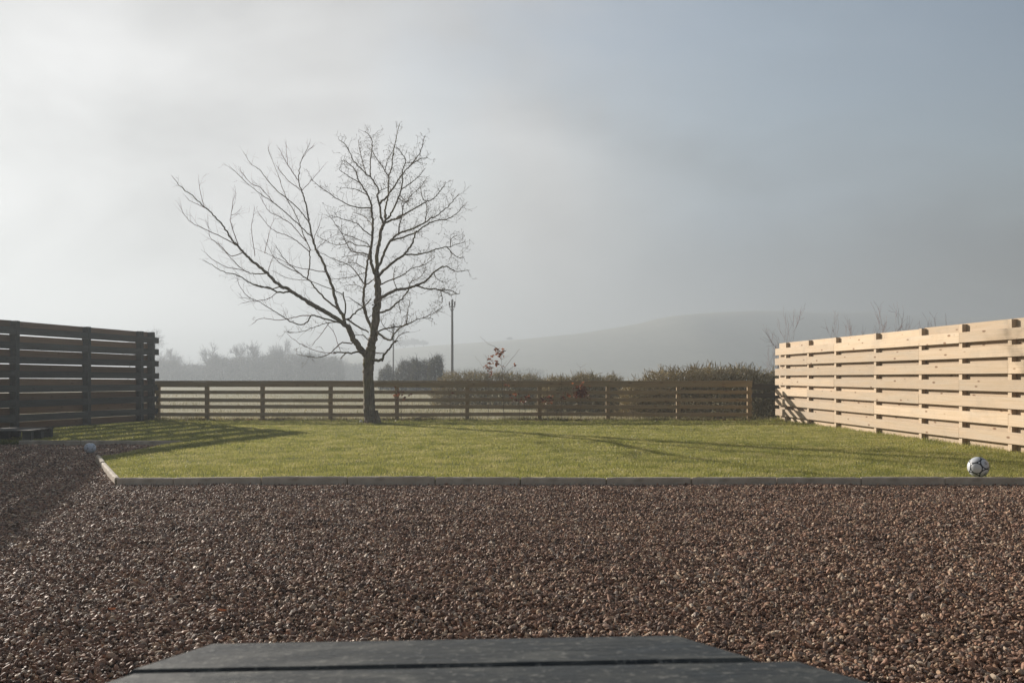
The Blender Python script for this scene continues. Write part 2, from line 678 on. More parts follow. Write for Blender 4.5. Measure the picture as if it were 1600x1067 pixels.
# ------------------------------------------------------------------ ground, hill, yard surfaces
def sheet(name, poly, z, mat, kind='structure', thick=0.0):
    g = Geo()
    n = len(poly)
    top = [(x, y, z) for x, y in poly]
    if thick:
        bot = [(x, y, z - thick) for x, y in poly]
        me = bpy.data.meshes.new(name)
        faces = [list(range(n))] + [[(i + 1) % n, i, i + n, (i + 1) % n + n] for i in range(n)]
        me.from_pydata(top + bot, [], faces)
    else:
        me = bpy.data.meshes.new(name)
        me.from_pydata(top, [], [list(range(n))])
    me.materials.append(mat)
    o = bpy.data.objects.new(name, me)
    COL.objects.link(o)
    o['kind'] = kind
    return o


sheet('ground', [(-900, -60), (900, -60), (900, 980), (-900, 980)], -0.03, M_FIELD)
LAWN = [(-4.0, 9.69), (9.6, 9.69), (9.6, 23.6), (-11.9, 23.6), (-11.9, 15.32), (-5.26, 15.32), (-5.30, 12.3)]
sheet('lawn', LAWN, 0.05, M_SOIL, thick=0.075)
sheet('gravel_bed', [(-14, -6), (14, -6), (14, 9.62), (-3.97, 9.62), (-5.32, 12.25), (-5.30, 15.26), (-14, 15.26)], -0.016, M_BED)


def hill_z(X, Y):
    ridge = np.interp(X, [-800, -330, -150, -70, 0, 43, 80, 95, 130, 190, 280, 430, 900],
                      [0, 3, 10, 20, 24.5, 29.5, 36, 40, 43.5, 48.5, 53, 54, 54])
    up = np.clip((Y - 420 - 0.9 * np.clip(X - 110, 0, 260)) / 190, 0, 1)
    up = up * up * (3 - 2 * up)
    fy = np.clip((Y - 640 - 0.9 * np.clip(X - 110, 0, 260)) / 300, 0, 1)
    return (ridge * up - 0.3 + 0.5 * np.sin(X * 0.033 + Y * 0.014) * up) * (1 - 0.25 * fy)


def hill_mesh():
    xs = np.linspace(-850, 850, 180)
    ys = np.linspace(400, 960, 70)
    X, Y = np.meshgrid(xs, ys)
    Z = hill_z(X, Y)
    g = Geo()
    V = np.stack((X, Y, Z), -1).reshape(-1, 3)
    nx = len(xs)
    i = np.arange(len(ys) - 1)[:, None] * nx + np.arange(nx - 1)[None]
    F = np.stack((i, i + 1, i + nx + 1, i + nx), -1).reshape(-1, 4)
    g.add(V, F)
    o = g.build('hill', M_HILL, smooth=True)
    o['kind'] = 'structure'


hill_mesh()


# ------------------------------------------------------------------ slatted and railed fences
def lerp(a, b, t):
    return np.asarray(a, float) * (1 - t) + np.asarray(b, float) * t


def slatted_fence(name, far, near, dists, ztop_far, ztop_near, pitch, slat_h, rows, off, mat_f, mat_b, tail, post_w, gap0, label, side, hp=0.05):
    """hit-and-miss fence: boards on both faces of the posts; dists are post positions measured from the far end.
    side = +1 when the lawn lies on the +x side of it"""
    far, near = np.array(far, float), np.array(near, float)
    d = norm(near - far)
    nrm = np.array((-d[1], d[0])) if side * (-d[1]) > 0 else np.array((d[1], -d[0]))
    L = np.linalg.norm(near - far)
    root = empty(name, (far[0], far[1], 0.05))
    tag(root, label, 'fence')
    o3 = np.array((far[0], far[1], 0.05))

    def P(s, lat, z):
        q = far + d * s + nrm * lat
        return np.array((q[0], q[1], z)) - o3

    def ztop(s):
        return ztop_far + (ztop_near - ztop_far) * s / L
    for s in dists:
        g = Geo()
        lean = rng.normal(0, 0.006)
        box(g, P(s, 0, -0.25), P(s + lean, 0, ztop(s) - 0.004), post_w, 0.10, up=(d[0], d[1], 0), bev=0.004)
        g.build('post', mat_f, root)
    ends = list(dists)
    for face, mat in ((1, mat_f), (-1, mat_b)):
        g = Geo()
        for r in range(rows):
            drop = r * pitch + slat_h / 2 + (off if face == 1 else 0.0)
            # boards two or three bays long, joints staggered from row to row
            cuts = [-tail + rng.normal(0, 0.012)]
            k = (r * 2 + (face > 0)) % 3 + 1
            while k < len(ends) - 1:
                cuts.append(ends[k])
                k += 3 if len(ends) > 6 else 2
            cuts.append(ends[-1] + 0.05)
            for a, b in zip(cuts[:-1], cuts[1:]):
                if b - a < 0.2:
                    continue
                h = slat_h + rng.normal(0, 0.0025)
                za = ztop(a) - drop + rng.normal(0, 0.005)
                zb = ztop(b) - drop + rng.normal(0, 0.005)
                if min(za, zb) - h / 2 < gap0:
                    continue
                lat = face * (hp + 0.0125 + rng.uniform(0, 0.003))
                box(g, P(a + 0.003, lat, za), P(b - 0.003, lat, zb), 0.022, h, bev=0.002)
        g.build('slat_panel', mat, root)
    return root


# pale new fence on the right
fz = [22.44, 20.98, 19.46, 17.58, 15.86, 14.58, 13.27, 11.8, 10.2, 8.6]
FR_far, FR_near = (6.39, 23.1), (7.22, 7.6)
dl = math.hypot(7.22 - 6.39, 15.5) / 15.5
slatted_fence('slatted_fence', FR_far, FR_near, [(23.1 - z) * dl for z in fz], 1.90, 1.885, 0.240, 0.160, 8, 0.122,
              M_FRESH, M_FRESH, 0.0, 0.072, 0.0, 'pale new timber fence of overlapping horizontal boards, lit by the sun', -1, 0.036)

# dark fence on the left, its shade also put into the timber colour
fl_far, fl_near = np.array((-8.62, 23.1)), np.array((-11.4, 11.4))
dd = norm(fl_near - fl_far)
ll = np.linalg.norm(fl_near - fl_far)


def left_s(px):
    k = (px - 800) / 1500
    # far + dd*s on the ray x = k*y
    return float((k * fl_far[1] - fl_far[0]) / (dd[0] - k * dd[1]))


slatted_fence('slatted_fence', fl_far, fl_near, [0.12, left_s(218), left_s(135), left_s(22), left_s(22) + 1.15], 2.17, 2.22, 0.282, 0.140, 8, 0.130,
              M_DARKF, M_DARKB, 0.12, 0.16, -0.12, 'dark slatted timber fence standing in shade beside the gravel', 1)
# it turns in towards the house just outside the picture; its shadow lies on the gravel
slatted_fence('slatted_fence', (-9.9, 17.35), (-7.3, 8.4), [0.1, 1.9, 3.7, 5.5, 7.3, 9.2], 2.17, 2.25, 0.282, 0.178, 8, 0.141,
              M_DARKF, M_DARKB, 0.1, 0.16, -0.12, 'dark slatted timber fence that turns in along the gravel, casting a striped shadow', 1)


# low post-and-rail fence along the back
def rail_fence():
    root = empty('rail_fence', (0, 23.15, 0.05))
    tag(root, 'low brown post and rail fence with five rails along the back of the lawn', 'fence')
    o3 = np.array((0, 23.15, 0.05))
    Y = 23.15
    X = lambda px: (px - 800) / 1500 * Y
    posts = [246, 323, 410, 516, 620, 730, 843, 950, 1060, 1171]
    for px in posts:
        g = Geo()
        x = X(px)
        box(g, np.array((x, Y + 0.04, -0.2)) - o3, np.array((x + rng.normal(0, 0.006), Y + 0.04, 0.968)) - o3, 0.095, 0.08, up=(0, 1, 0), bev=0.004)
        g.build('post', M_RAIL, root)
    tops = [(0.975, 0.125), (0.770, 0.085), (0.592, 0.085), (0.420, 0.088), (0.238, 0.088)]
    for r, (zt, h) in enumerate(tops):
        k = [0] + [i for i in range(1 + r % 2, len(posts) - 1, 2)] + [len(posts) - 1]
        for a, b in zip(k[:-1], k[1:]):
            xa, xb = X(posts[a]), X(posts[b])
            if b == len(posts) - 1:
                xb += 0.06
            if a == 0:
                xa -= 0.06
            g = Geo()
            za, zb = zt - h / 2 + rng.normal(0, 0.006, 2)
            yy = Y - 0.019 - rng.uniform(0, 0.002)
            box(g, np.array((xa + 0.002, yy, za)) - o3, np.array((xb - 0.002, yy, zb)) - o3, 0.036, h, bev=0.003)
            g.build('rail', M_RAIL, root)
    g = Geo()
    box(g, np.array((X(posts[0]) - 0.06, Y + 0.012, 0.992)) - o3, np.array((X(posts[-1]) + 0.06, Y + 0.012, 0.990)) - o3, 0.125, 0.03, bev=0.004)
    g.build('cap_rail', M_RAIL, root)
    # two rails carried on into the corner behind the pale fence
    for zt, h in ((0.93, 0.13), (0.71, 0.11)):
        g = Geo()
        box(g, np.array((X(1171) + 0.07, Y + 0.10, zt - h / 2)) - o3, np.array((7.6, Y + 0.16, zt - h / 2 - 0.01)) - o3, 0.036, h, bev=0.003)
        g.build('rail', M_DARKF, root)  # darker timber colour stands in for the deep shade of this corner
    g = Geo()
    box(g, np.array((7.55, Y + 0.22, -0.2)) - o3, np.array((7.55, Y + 0.22, 0.96)) - o3, 0.095, 0.08, up=(0, 1, 0), bev=0.004)
    g.build('post', M_DARKF, root)  # same shade-dark colour as the two corner rails


rail_fence()


# ------------------------------------------------------------------ concrete edging round the lawn
def edging(p0, p1, label, dz=0.0):
    p0, p1 = np.array(p0, float), np.array(p1, float)
    d = norm(p1 - p0)
    L = np.linalg.norm(p1 - p0) - 0.011
    g = Geo()
    n = 14
    s = np.linspace(0, L, n)
    prof = np.array([(-.025, -.11), (-.025, .018), (-.021, .027), (-.012, .031), (.012, .031), (.021, .027), (.025, .018), (.025, -.11)])
    V = []
    for si in s:
        e = 0.004 if si in (0, s[-1]) else 0
        j = rng.normal(0, 0.0012, prof.shape)
        for (a, b), (ja, jb) in zip(prof, j):
            V.append((si, a * (1 - e * 8) + ja, b - (e if b > 0 else 0) + jb))
    m = len(prof)
    F = []
    for i in range(n - 1):
        for k in range(m):
            k2 = (k + 1) % m
            F.append((i * m + k, i * m + k2, (i + 1) * m + k2, (i + 1) * m + k))
    g.add(V, F)
    base = g.n - len(V)
    for off in (0, (n - 1) * m):
        g.f.append(np.array([[0, 1, 6, 7], [1, 2, 5, 6], [2, 3, 4, 5]]) + base + off)
        g.mi.append(np.zeros(3))
        g.uv.append(np.zeros((12, 2)))
    o = g.build('edging_stone', M_EDGE, smooth=False)
    o.location = (p0[0] + d[0] * .0055, p0[1] + d[1] * .0055 + rng.normal(0, .003), 0.05 + dz + rng.normal(0, 0.0035))
    o.rotation_euler = (rng.normal(0, 0.012), rng.normal(0, 0.005), math.atan2(d[1], d[0]) + rng.normal(0, 0.006))
    tag(o, label, 'edging stone', 'concrete edging stones round the lawn')


ORD = ['first', 'second', 'third', 'fourth', 'fifth', 'sixth', 'seventh', 'eighth', 'ninth', 'tenth', 'eleventh', 'twelfth', 'thirteenth']
jx = [183, 272, 409, 543, 680, 813, 947, 1080, 1213, 1344, 1475, 1608, 1742, 1876]
for i in range(len(jx) - 1):
    edging(((jx[i] - 800) / 1500 * 9.66, 9.66), ((jx[i + 1] - 800) / 1500 * 9.66, 9.66),
           f"grey concrete edging stone along the lawn's front, {ORD[i]} from the corner by the shaded gravel" if i else
           "short grey concrete edging stone at the lawn's front corner")
for i, w in enumerate(('first', 'middle', 'last')):
    a, b = lerp((-3.99, 9.70), (-5.31, 12.3), i / 3), lerp((-3.99, 9.70), (-5.31, 12.3), (i + 1) / 3)
    edging(a, b, f"sunlit edging stone running back from the lawn corner, {w} of the slanting run")
for i in range(3):
    edging((-5.29, 12.32 + i * 0.98), (-5.28, 13.30 + i * 0.98), f"edging stone behind the lawn's side strip of turf, {ORD[i]} after the slanting run", -0.035)
for i, (a, b) in enumerate(((-7.85, -6.86), (-6.86, -6.05), (-6.05, -5.25))):
    edging((a, 15.29), (b, 15.29), f"shaded edging stone at the back of the gravel, {ORD[i]} from the dark timber pallet")


# ------------------------------------------------------------------ balls
ICO = []
ph = (1 + 5 ** 0.5) / 2
for a in (-1, 1):
    for b in (-ph, ph):
        ICO += [(0, a, b), (a, b, 0), (b, 0, a)]
ICO = norm(np.array(ICO))
DOD = []
for i in range(12):
    for j in range(i):
        for k in range(j):
            if ICO[i] @ ICO[j] > 0.4 and ICO[i] @ ICO[k] > 0.4 and ICO[j] @ ICO[k] > 0.4:
                DOD.append(ICO[i] + ICO[j] + ICO[k])
DOD = norm(np.array(DOD))


def make_ball(name, loc, r, mat, label, targets, squash=1.0):
    import bmesh
    bm = bmesh.new()
    bmesh.ops.create_icosphere(bm, subdivisions=6, radius=1)
    V = np.array([v.co[:] for v in bm.verts])
    me = bpy.data.meshes.new(name)
    bm.to_mesh(me)
    bm.free()
    # rotate the panel pattern so that three neighbouring panels face the way they do in the photo
    tri = None
    for i in range(12):
        for j in range(12):
            for k in range(12):
                if len({i, j, k}) == 3 and ICO[i] @ ICO[j] > .4 and ICO[i] @ ICO[k] > .4 and ICO[j] @ ICO[k] > .4 and np.linalg.det(ICO[[i, j, k]]) * np.linalg.det(targets) > 0:
                    tri = (i, j, k)
                    break
            if tri:
                break
        if tri:
            break
    A, B = ICO[list(tri)], norm(targets)
    U, S, Vt = np.linalg.svd(A.T @ B)
    Rm = U @ np.diag((1, 1, np.sign(np.linalg.det(U @ Vt)))) @ Vt
    ico, dod = ICO @ Rm, DOD @ Rm
    pan = (V @ ico.T).max(1)
    cor = (V @ dod.T).max(1)
    emb = (V @ ico[[tri[0], tri[1]]].T).max(1)
    for nm, arr in (('panel', pan), ('corner', cor), ('emblem', emb)):
        at_ = me.attributes.new(nm, 'FLOAT', 'POINT')
        at_.data.foreach_set('value', arr.astype(np.float32))
    seam = 1 - 0.012 * np.exp(-((pan - 0.845) / 0.02) ** 2)
    W = V * seam[:, None] * r
    W[:, 2] *= squash
    me.vertices.foreach_set('co', W.astype(np.float32).ravel())
    me.polygons.foreach_set('use_smooth', np.ones(len(me.polygons), bool))
    me.materials.append(mat)
    me.update()
    o = bpy.data.objects.new(name, me)
    COL.objects.link(o)
    o.location = loc
    tag(o, label, 'ball')
    return o


# view axis is +y, so a panel facing the camera has -y
make_ball('football', (4.79, 9.86, 0.06 + 0.103), 0.105, M_BALLW, 'white football with black lines around round panels, on the grass by the pale fence',
          np.array(((.29, -.84, .40), (.34, -.72, -.60), (-.58, -.81, -.02))))
make_ball('football', (-6.0, 13.65, 0.078), 0.082, M_BALLG, 'small pale blue grey ball lying on the shaded gravel',
          np.array(((.45, -.75, .5), (.3, -.8, -.55), (-.6, -.78, .1))), 0.92)


# ------------------------------------------------------------------ hexagonal picnic table, of which the far boards show
def picnic_table():
    s = 0.598
    apo = s * math.sqrt(3) / 2
    top = 0.75
    root = empty('picnic_table', (-0.04, 1.221 - apo, 0), R(3.4))
    tag(root, 'hexagonal picnic table with dark grey painted boards, close to the viewer', 'table')
    pitch, bw, th = 0.1217, 0.1105, 0.028
    y1 = apo
    k = 0
    while y1 > -apo + 0.02:
        y0 = max(y1 - bw, -apo)
        hw = lambda y: s - abs(y) / math.sqrt(3) + (0.014 if k == 1 else 0)
        ys = [y1 - 0.005, y0 + 0.005]
        ys = [y1, y0]
        pts = []
        mids = [y1, y0] if y1 * y0 >= 0 else [y1, 0, y0]
        right = [(hw(y), y) for y in mids]
        left = [(-hw(y), y) for y in reversed(mids)]
        poly = right + left
        n = len(poly)
        b = 0.004
        cxy = np.mean(poly, 0)
        inner = []
        for x, y in poly:
            inner.append((x - math.copysign(b * 1.4, x), y - math.copysign(b, y - cxy[1]) if len(mids) == 2 or abs(y) > 1e-6 else y))
        V = [(x, y, top) for x, y in inner] + [(x, y, top - b) for x, y in poly] + [(x, y, top - th) for x, y in poly]
        uo, vo = rng.uniform(0, 40, 2)
        faces = [list(range(n))]
        for i in range(n):
            j = (i + 1) % n
            faces.append([i, i + n, j + n, j][::-1])
            faces.append([i + n, i + 2 * n, j + 2 * n, j + n][::-1])
        faces.append([i + 2 * n for i in range(n)][::-1])
        me = bpy.data.meshes.new('board')
        me.from_pydata(V, [], faces)
        import bmesh
        bm = bmesh.new()
        bm.from_mesh(me)
        bmesh.ops.recalc_face_normals(bm, faces=bm.faces)
        bm.to_mesh(me)
        bm.free()
        uv = me.uv_layers.new(name='UVMap')
        for lp in me.loops:
            c = me.vertices[lp.vertex_index].co
            uv.data[lp.index].uv = (c.x + uo, c.y + vo)
        me.materials.append(M_TABLE)
        o = bpy.data.objects.new('board', me)
        COL.objects.link(o)
        o.parent = root
        o.rotation_euler = (rng.normal(0, 0.002), rng.normal(0, 0.001), 0)
        o.location.x = 0.018 if k == 1 else rng.normal(0, 0.003)
        y1 -= pitch
        k += 1
    for x in (-0.28, 0.28):
        g = Geo()
        box(g, (x, -0.44, top - th - 0.037), (x, 0.44, top - th - 0.037), 0.045, 0.07, bev=0.003)
        g.build('batten', M_TABLE, root)
    for sx in (-1, 1):
        for sy in (-1, 1):
            g = Geo()
            box(g, (sx * 0.34, sy * 0.52, 0.0), (sx * 0.23, sy * 0.26, top - th - 0.075), 0.045, 0.09, up=(0, 1, 0), bev=0.003)
            g.build('leg', M_TABLE, root)


picnic_table()


# ------------------------------------------------------------------ dark pallet at the edge of the gravel
def pallet():
    root = empty('pallet', (-8.45, 16.0, 0.0), R(4))
    tag(root, 'low dark timber pallet lying between the gravel and the dark fence', 'pallet')
    for i in range(6):
        g = Geo()
        y = -0.4 + i * 0.16
        box(g, (-0.6, y, 0.215), (0.6 + rng.normal(0, .01), y, 0.215), 0.115, 0.022, bev=0.003)
        g.build('deck_board', M_DARKF, root)
    for y in (-0.38, 0.02, 0.40):
        g = Geo()
        box(g, (-0.6, y, 0.045), (0.6, y, 0.045), 0.10, 0.024, bev=0.003)
        g.build('runner', M_DARKF, root)
        for x in (-0.53, 0.0, 0.53):
            g = Geo()
            box(g, (x - 0.07, y, 0.130), (x + 0.07, y, 0.130), 0.095, 0.145, bev=0.003)
            g.build('spacer_block', M_DARKF, root)


pallet()


# ------------------------------------------------------------------ the bare tree on the lawn
CR = {'A': (480, 470, 5.335), 'B': (480, 180, 6.154), 'C': (480, 330, 6.154), 'D': (270, 220, 5.927), 'E': (320, 380, 5.615)}
YT = 21.5


def hero_tree():
    root = empty('bare_tree', (-3.0, YT, 0.05))
    tag(root, 'large leafless tree with a mossy trunk standing alone on the lawn', 'tree')
    base = np.array((-3.0, YT, 0.05))
    trunk, crown = Geo(), Geo()
    limbs = []        # sampled points (px, py, depth) and radii of what exists
    allp = []

    def pick_depth(px, py):
        if not allp:
            return 0.0, None
        best, bd = None, 1e9
        for arr in allp:
            q = (arr[:, 0] - px) ** 2 + (arr[:, 1] - py) ** 2
            i = int(q.argmin())
            if q[i] < bd:
                bd, best = q[i], arr[i]
        return best[2], best if bd < 14 ** 2 else None

    def world(pts):
        out = []
        for px, py, dz in pts:
            out.append(at(px, py, YT + dz) - base)
        return np.array(out)

    def limb(spec, w0, w1, bend=None, style='R', dens=1.0, snap=True):
        """spec: 'C 680,985 685,850 ...' in crop pixels; w in photo pixels"""
        pts = []
        cr = None
        for tok in spec.split():
            if tok in CR:
                cr = CR[tok]
                continue
            a, b = tok.split(',')
            pts.append((cr[0] + float(a) / cr[2], cr[1] + float(b) / cr[2]))
        pts = np.array(pts)
        d0, hit = pick_depth(*pts[0])
        if snap and hit is not None:
            pts = np.concatenate(([hit[:2]], pts[1:] if np.linalg.norm(hit[:2] - pts[0]) < 6 else pts))
        seg = np.concatenate(([0], np.cumsum(np.linalg.norm(np.diff(pts, axis=0), axis=1))))
        length = seg[-1] / 70
        if bend is None:
            bend = random.uniform(-0.55, 0.55) * length
        dep = d0 + bend * (seg / seg[-1]) ** 0.8
        P = smooth_line(np.column_stack((pts, dep)), 5)
        n = len(P)
        Wd = world(P)
        wob = 0.006 + 0.0010 * w0
        Wd[1:-1] += rng.normal(0, wob * 0.6, (n - 2, 3))
        t = np.linspace(0, 1, n)
        rad = (w0 * (1 - t) + w1 * t) / 70 / 2
        allp.append(P)
        if w0 >= 2.6:
            tube(trunk, Wd, rad, 10 if w0 > 8 else 7, ridge=0.05 if w0 > 4 else 0)
        else:
            tube(crown, Wd, rad, 5, mi=1 if style == 'L' and w0 < 1.7 else 0)
        limbs.append((Wd, rad, style, dens, length))

    # trunk with root flare
    tp = [(570.8 + 10.8, 661.5), (578.5, 650), (577.3, 635), (576.5, 612), (575.5, 590), (575.5, 572), (577, 556), (580, 545)]
    tw = [27, 19.5, 17.6, 16.6, 16.2, 16.4, 18.2, 15.5]
    P = smooth_line(np.column_stack((tp, np.zeros(len(tp)))), 6)
    Wd = world(P)
    rad = np.interp(np.linspace(0, 1, len(P)), np.linspace(0, 1, len(tw)), tw) / 70 / 2
    Wd[1:-1] += rng.normal(0, 0.004, (len(Wd) - 2, 3))
    Wd[0, 2] = -0.06
    tube(trunk, Wd, rad, 22, ridge=0.045)
    allp.append(P)
    for ang in np.linspace(0, 2 * math.pi, 6)[:-1] + 0.5:      # root buttresses
        e = np.array((math.cos(ang), math.sin(ang), 0))
        b0 = Wd[0] * [1, 1, 0]
        tube(trunk, [b0 + e * 0.10 + [0, 0, .30], b0 + e * 0.13 + [0, 0, .12], b0 + e * 0.165 + [0, 0, .01], b0 + e * 0.22 + [0, 0, -.07]], [0.03, 0.055, 0.05, 0.03], 7, ridge=0.06)

    # main stem
    limb('A 530,430 548,330 558,250 575,100 590,0 C 683,850 680,720 672,620', 14, 9.5, 0.05, 'N')
    limb('C 672,620 668,540 670,400 690,300 715,180 745,110', 6.6, 4.8, 0.25, 'R', .5)
    limb('C 660,640 640,580 615,480 608,400 628,250 630,120 B 625,985 615,870 580,770 540,700 490,620 455,520 350,430', 5.6, 1.0, -0.5, 'R')
    limb('C 740,120 712,60 B 705,985 695,860 670,780 685,720 620,610 550,550 450,440 375,295 305,240', 4.0, 0.9, -0.2, 'R')
    limb('B 695,870 715,830 760,790 840,680 900,590 960,520 1070,430 1160,410', 3.8, 0.9, 0.3, 'R')
    limb('B 1000,480 1090,350 1115,250 1130,200', 1.8, 0.8, 0.1, 'R')
    limb('C 745,110 755,40 B 745,985 750,900 770,820 780,700 785,600 815,500 825,400 840,290 860,200 880,105', 3.6, 0.9, 0.5, 'R')
    limb('C 750,100 790,50 B 790,975 840,880 900,740 915,620 920,520 945,420 860,310', 3.6, 1.0, -0.4, 'R')
    limb('C 750,105 900,60 B 860,985 960,940 1080,870 1150,830 1220,800 1310,690 1330,640', 3.4, 0.9, 0.6, 'R')
    limb('B 915,710 1000,650 1080,580 1135,510', 1.8, 0.8, None, 'R')
    limb('B 600,610 605,480 615,400 625,260 600,200 555,155', 2.2, 0.9, 0.3, 'R')
    limb('B 780,590 740,520 690,450 630,350 625,280', 1.9, 0.9, None, 'R')
    limb('B 615,890 500,890 390,860 300,810 180,730 40,620', 2.3, 0.8, -0.8, 'R', .7)
    limb('B 580,770 480,720 370,700', 1.6, 0.8, 0.5, 'R')
    limb('B 500,650 400,590 310,525', 1.6, 0.8, -0.5, 'R')
    limb('B 690,740 760,700 800,690', 1.4, 0.8, 0.3, 'R')
    limb('B 560,560 520,400 490,240', 1.6, 0.8, 0.4, 'R')
    limb('B 740,540 770,440 830,330', 1.4, 0.8, 0.3, 'R')
    limb('B 1150,830 1110,800 1090,680', 1.6, 0.8, -0.3, 'R')
    limb('B 940,840 1010,760 1090,690 1150,600', 1.6, 0.7, 0.6, 'R')
    limb('B 890,770 945,830 985,880', 1.4, 0.8, 0.6, 'R')
    # right-hand limbs
    limb('C 685,560 705,500 740,400 800,290 860,230 950,190 1040,160 1130,110 1200,60 B 1220,985 1330,900 1400,830 1460,755', 4.6, 0.9, 0.9, 'R')
    limb('C 820,295 950,240 1060,195 1130,140 1250,90 1340,80 B 1440,940 1515,865', 3.0, 0.9, 0.3, 'R')
    limb('C 870,220 890,130 915,20 B 930,860 1010,800', 2.4, 0.8, -0.6, 'R')
    limb('C 1130,110 1150,20 B 1150,920 1150,840', 1.8, 0.8, 0.2, 'R')
    limb('C 690,640 750,560 830,490 920,430 980,360 1020,290 1050,190', 4.6, 2.2, -0.9, 'R')
    limb('C 940,415 1080,415 1200,380 1300,350 1380,340 1520,290', 2.6, 0.8, -0.5, 'R')
    limb('C 1380,340 1380,270 1440,230', 1.3, 0.8, 0.1, 'R')
    limb('C 1350,350 1400,410 1460,450 1510,440', 1.5, 0.8, 0.2, 'R')
    limb('C 705,730 800,660 920,615 1010,550 1130,515 1230,440', 2.5, 0.8, 0.9, 'R')
    limb('C 705,850 790,790 880,750 980,740 1060,710 1140,670 1220,590 1290,540 1350,535 1420,575 1560,570', 5.2, 0.9, -0.7, 'R')
    limb('C 1050,730 1150,745 1260,755 1380,800 1470,790', 2.8, 0.8, 0.3, 'R')
    limb('C 1240,755 1370,760 1450,800', 1.7, 0.8, -0.3, 'R')
    limb('C 1240,600 1240,640 1310,690', 1.5, 0.8, 0.1, 'R')
    limb('C 1270,775 1300,860 1290,890', 1.4, 0.7, 0.1, 'R')
    limb('C 980,740 1000,680 1080,640 1150,560', 1.8, 0.8, 0.5, 'R')
    limb('C 705,975 800,940 850,890 900,850 960,780 985,740', 3.8, 1.8, 0.6, 'R')
    limb('C 860,745 830,640 850,530', 1.6, 0.8, -0.1, 'R', .7)
    limb('C 880,860 900,985', 1.4, 0.8, 0, 'R', .6)
    limb('A 575,270 680,225 800,210 880,175 960,145 1050,150', 2.6, 0.8, -0.9, 'R')
    limb('A 960,145 1080,90 1130,40', 1.2, 0.7, 0.2, 'R')
    limb('A 590,280 650,315 700,325 720,280 780,220 840,190', 3.6, 1.6, -1.2, 'R')
    limb('A 820,190 835,100 855,0', 1.8, 1.0, 0, 'R', .7)
    limb('A 700,272 630,200 615,130', 1.3, 0.7, 0.1, 'R', .6)
    limb('A 555,492 600,497 625,485 640,450 690,390 720,350 755,332', 5.4, 1.9, -0.5, 'N')
    limb('A 720,350 780,280 850,257', 1.7, 0.8, 0.2, 'R', .7)
    limb('A 560,432 600,437 640,437', 2.2, 1.6, -.2, 'N')
    # inner left stem
    limb('A 530,260 500,150 470,40 C 560,985 540,900 545,800 555,710 570,560 590,440 610,350', 5.0, 3.2, 0.5, 'R', .6)
    limb('C 555,710 480,600 400,520 250,460 110,390', 2.2, 0.7, 0.9, 'L')
    limb('C 570,720 600,690 650,640', 2.2, 1.7, -0.3, 'N')
    limb('C 600,420 500,400 420,380 370,290 310,180 210,40', 2.3, 0.8, 0.7, 'R')
    limb('C 612,260 540,180 480,120 350,80 220,40', 2.1, 0.8, -0.8, 'R')
    limb('C 595,330 470,325 410,295 350,320 260,320 90,235', 1.7, 0.8, 0.8, 'R')
    limb('C 605,350 560,300 460,260 330,210', 1.6, 0.8, -1.0, 'R')
    limb('C 620,150 560,60 440,10', 1.6, 0.8, 0.9, 'R')
    limb('C 560,575 430,630 320,645 230,655', 1.3, 0.7, 0.7, 'R')
    limb('C 575,550 460,500 400,500 290,525', 1.4, 0.7, -0.9, 'R')
    limb('C 545,740 480,715 370,710', 1.2, 0.7, 0.6, 'R')
    limb('C 590,430 480,420 330,440', 1.2, 0.7, -0.7, 'R')
    # big left limbs
    limb('A 515,450 480,445 430,385 380,300 335,210', 10.8, 8.6, -0.25, 'N')
    limb('A 335,212 230,140 110,70 0,10 E 1000,570 880,500 760,425 670,380 600,320 550,265 470,200 400,140 330,70 265,0 D 580,960 520,880 460,780 380,690 290,610 180,510 75,430 15,355', 7.0, 0.7, -1.3, 'L')
    limb('E 1245,690 1215,640 1180,590 1150,500 1120,390 1080,280 1030,150 980,60 D 1340,1040 1300,920 1270,800 1250,680 1215,530 1190,450 1165,370 1175,260 1190,180 1270,20', 5.6, 0.7, 0.9, 'L')
    limb('E 1170,590 1080,510 990,420 930,340 850,280 780,220 700,140 620,20', 3.2, 0.8, 1.1, 'L')
    limb('E 905,315 918,200 920,80 D 1270,1000 1220,890 1170,760 1120,650 1060,550 1020,450 970,300 885,90', 2.3, 0.6, 0.4, 'L')
    limb('D 1285,890 1180,790 1040,660 930,570 820,500 710,410 545,255', 2.0, 0.6, -0.7, 'L')
    limb('D 940,575 880,510 800,430 720,395 660,320 630,280', 1.2, 0.6, 0.2, 'L')
    limb('D 1258,750 1170,640 1050,530 960,460 870,360 800,270 720,210 670,130', 1.9, 0.6, 0.6, 'L')
    limb('D 1195,465 1080,380 1010,300 960,230', 1.4, 0.6, 0.3, 'L', .6)
    limb('D 1165,370 1090,260 1030,160 985,75', 1.4, 0.6, -0.3, 'L')
    limb('D 1065,210 1055,120 1045,30', 1.0, 0.5, 0.1, 'L', .5)
    limb('D 1195,460 1290,360 1400,230', 1.1, 0.5, 0.2, 'L', .5)
    limb('D 1190,180 1240,110 1300,45', 1.1, 0.5, 0.1, 'L', .4)
    limb('D 1230,930 1100,780 1000,710 900,660 850,590 810,520', 1.5, 0.6, 0.5, 'L')
    limb('D 1260,1040 1150,930 1060,880 970,850 880,780 790,660', 1.6, 0.6, -0.5, 'L')
    limb('D 760,1067 730,820 755,630', 1.1, 0.5, 0.3, 'L', .5, False)
    limb('D 850,1040 890,870 935,720', 1.1, 0.5, -0.2, 'L', .5, False)
    limb('D 1300,990 1310,900 1350,800 1380,700', 1.3, 0.5, 0.4, 'L', .5)
    limb('D 1330,1000 1410,930 1530,860', 1.0, 0.5, 0.4, 'L', .5)
    limb('D 575,960 450,890 300,820 150,740 60,600', 1.6, 0.5, -0.5, 'L')
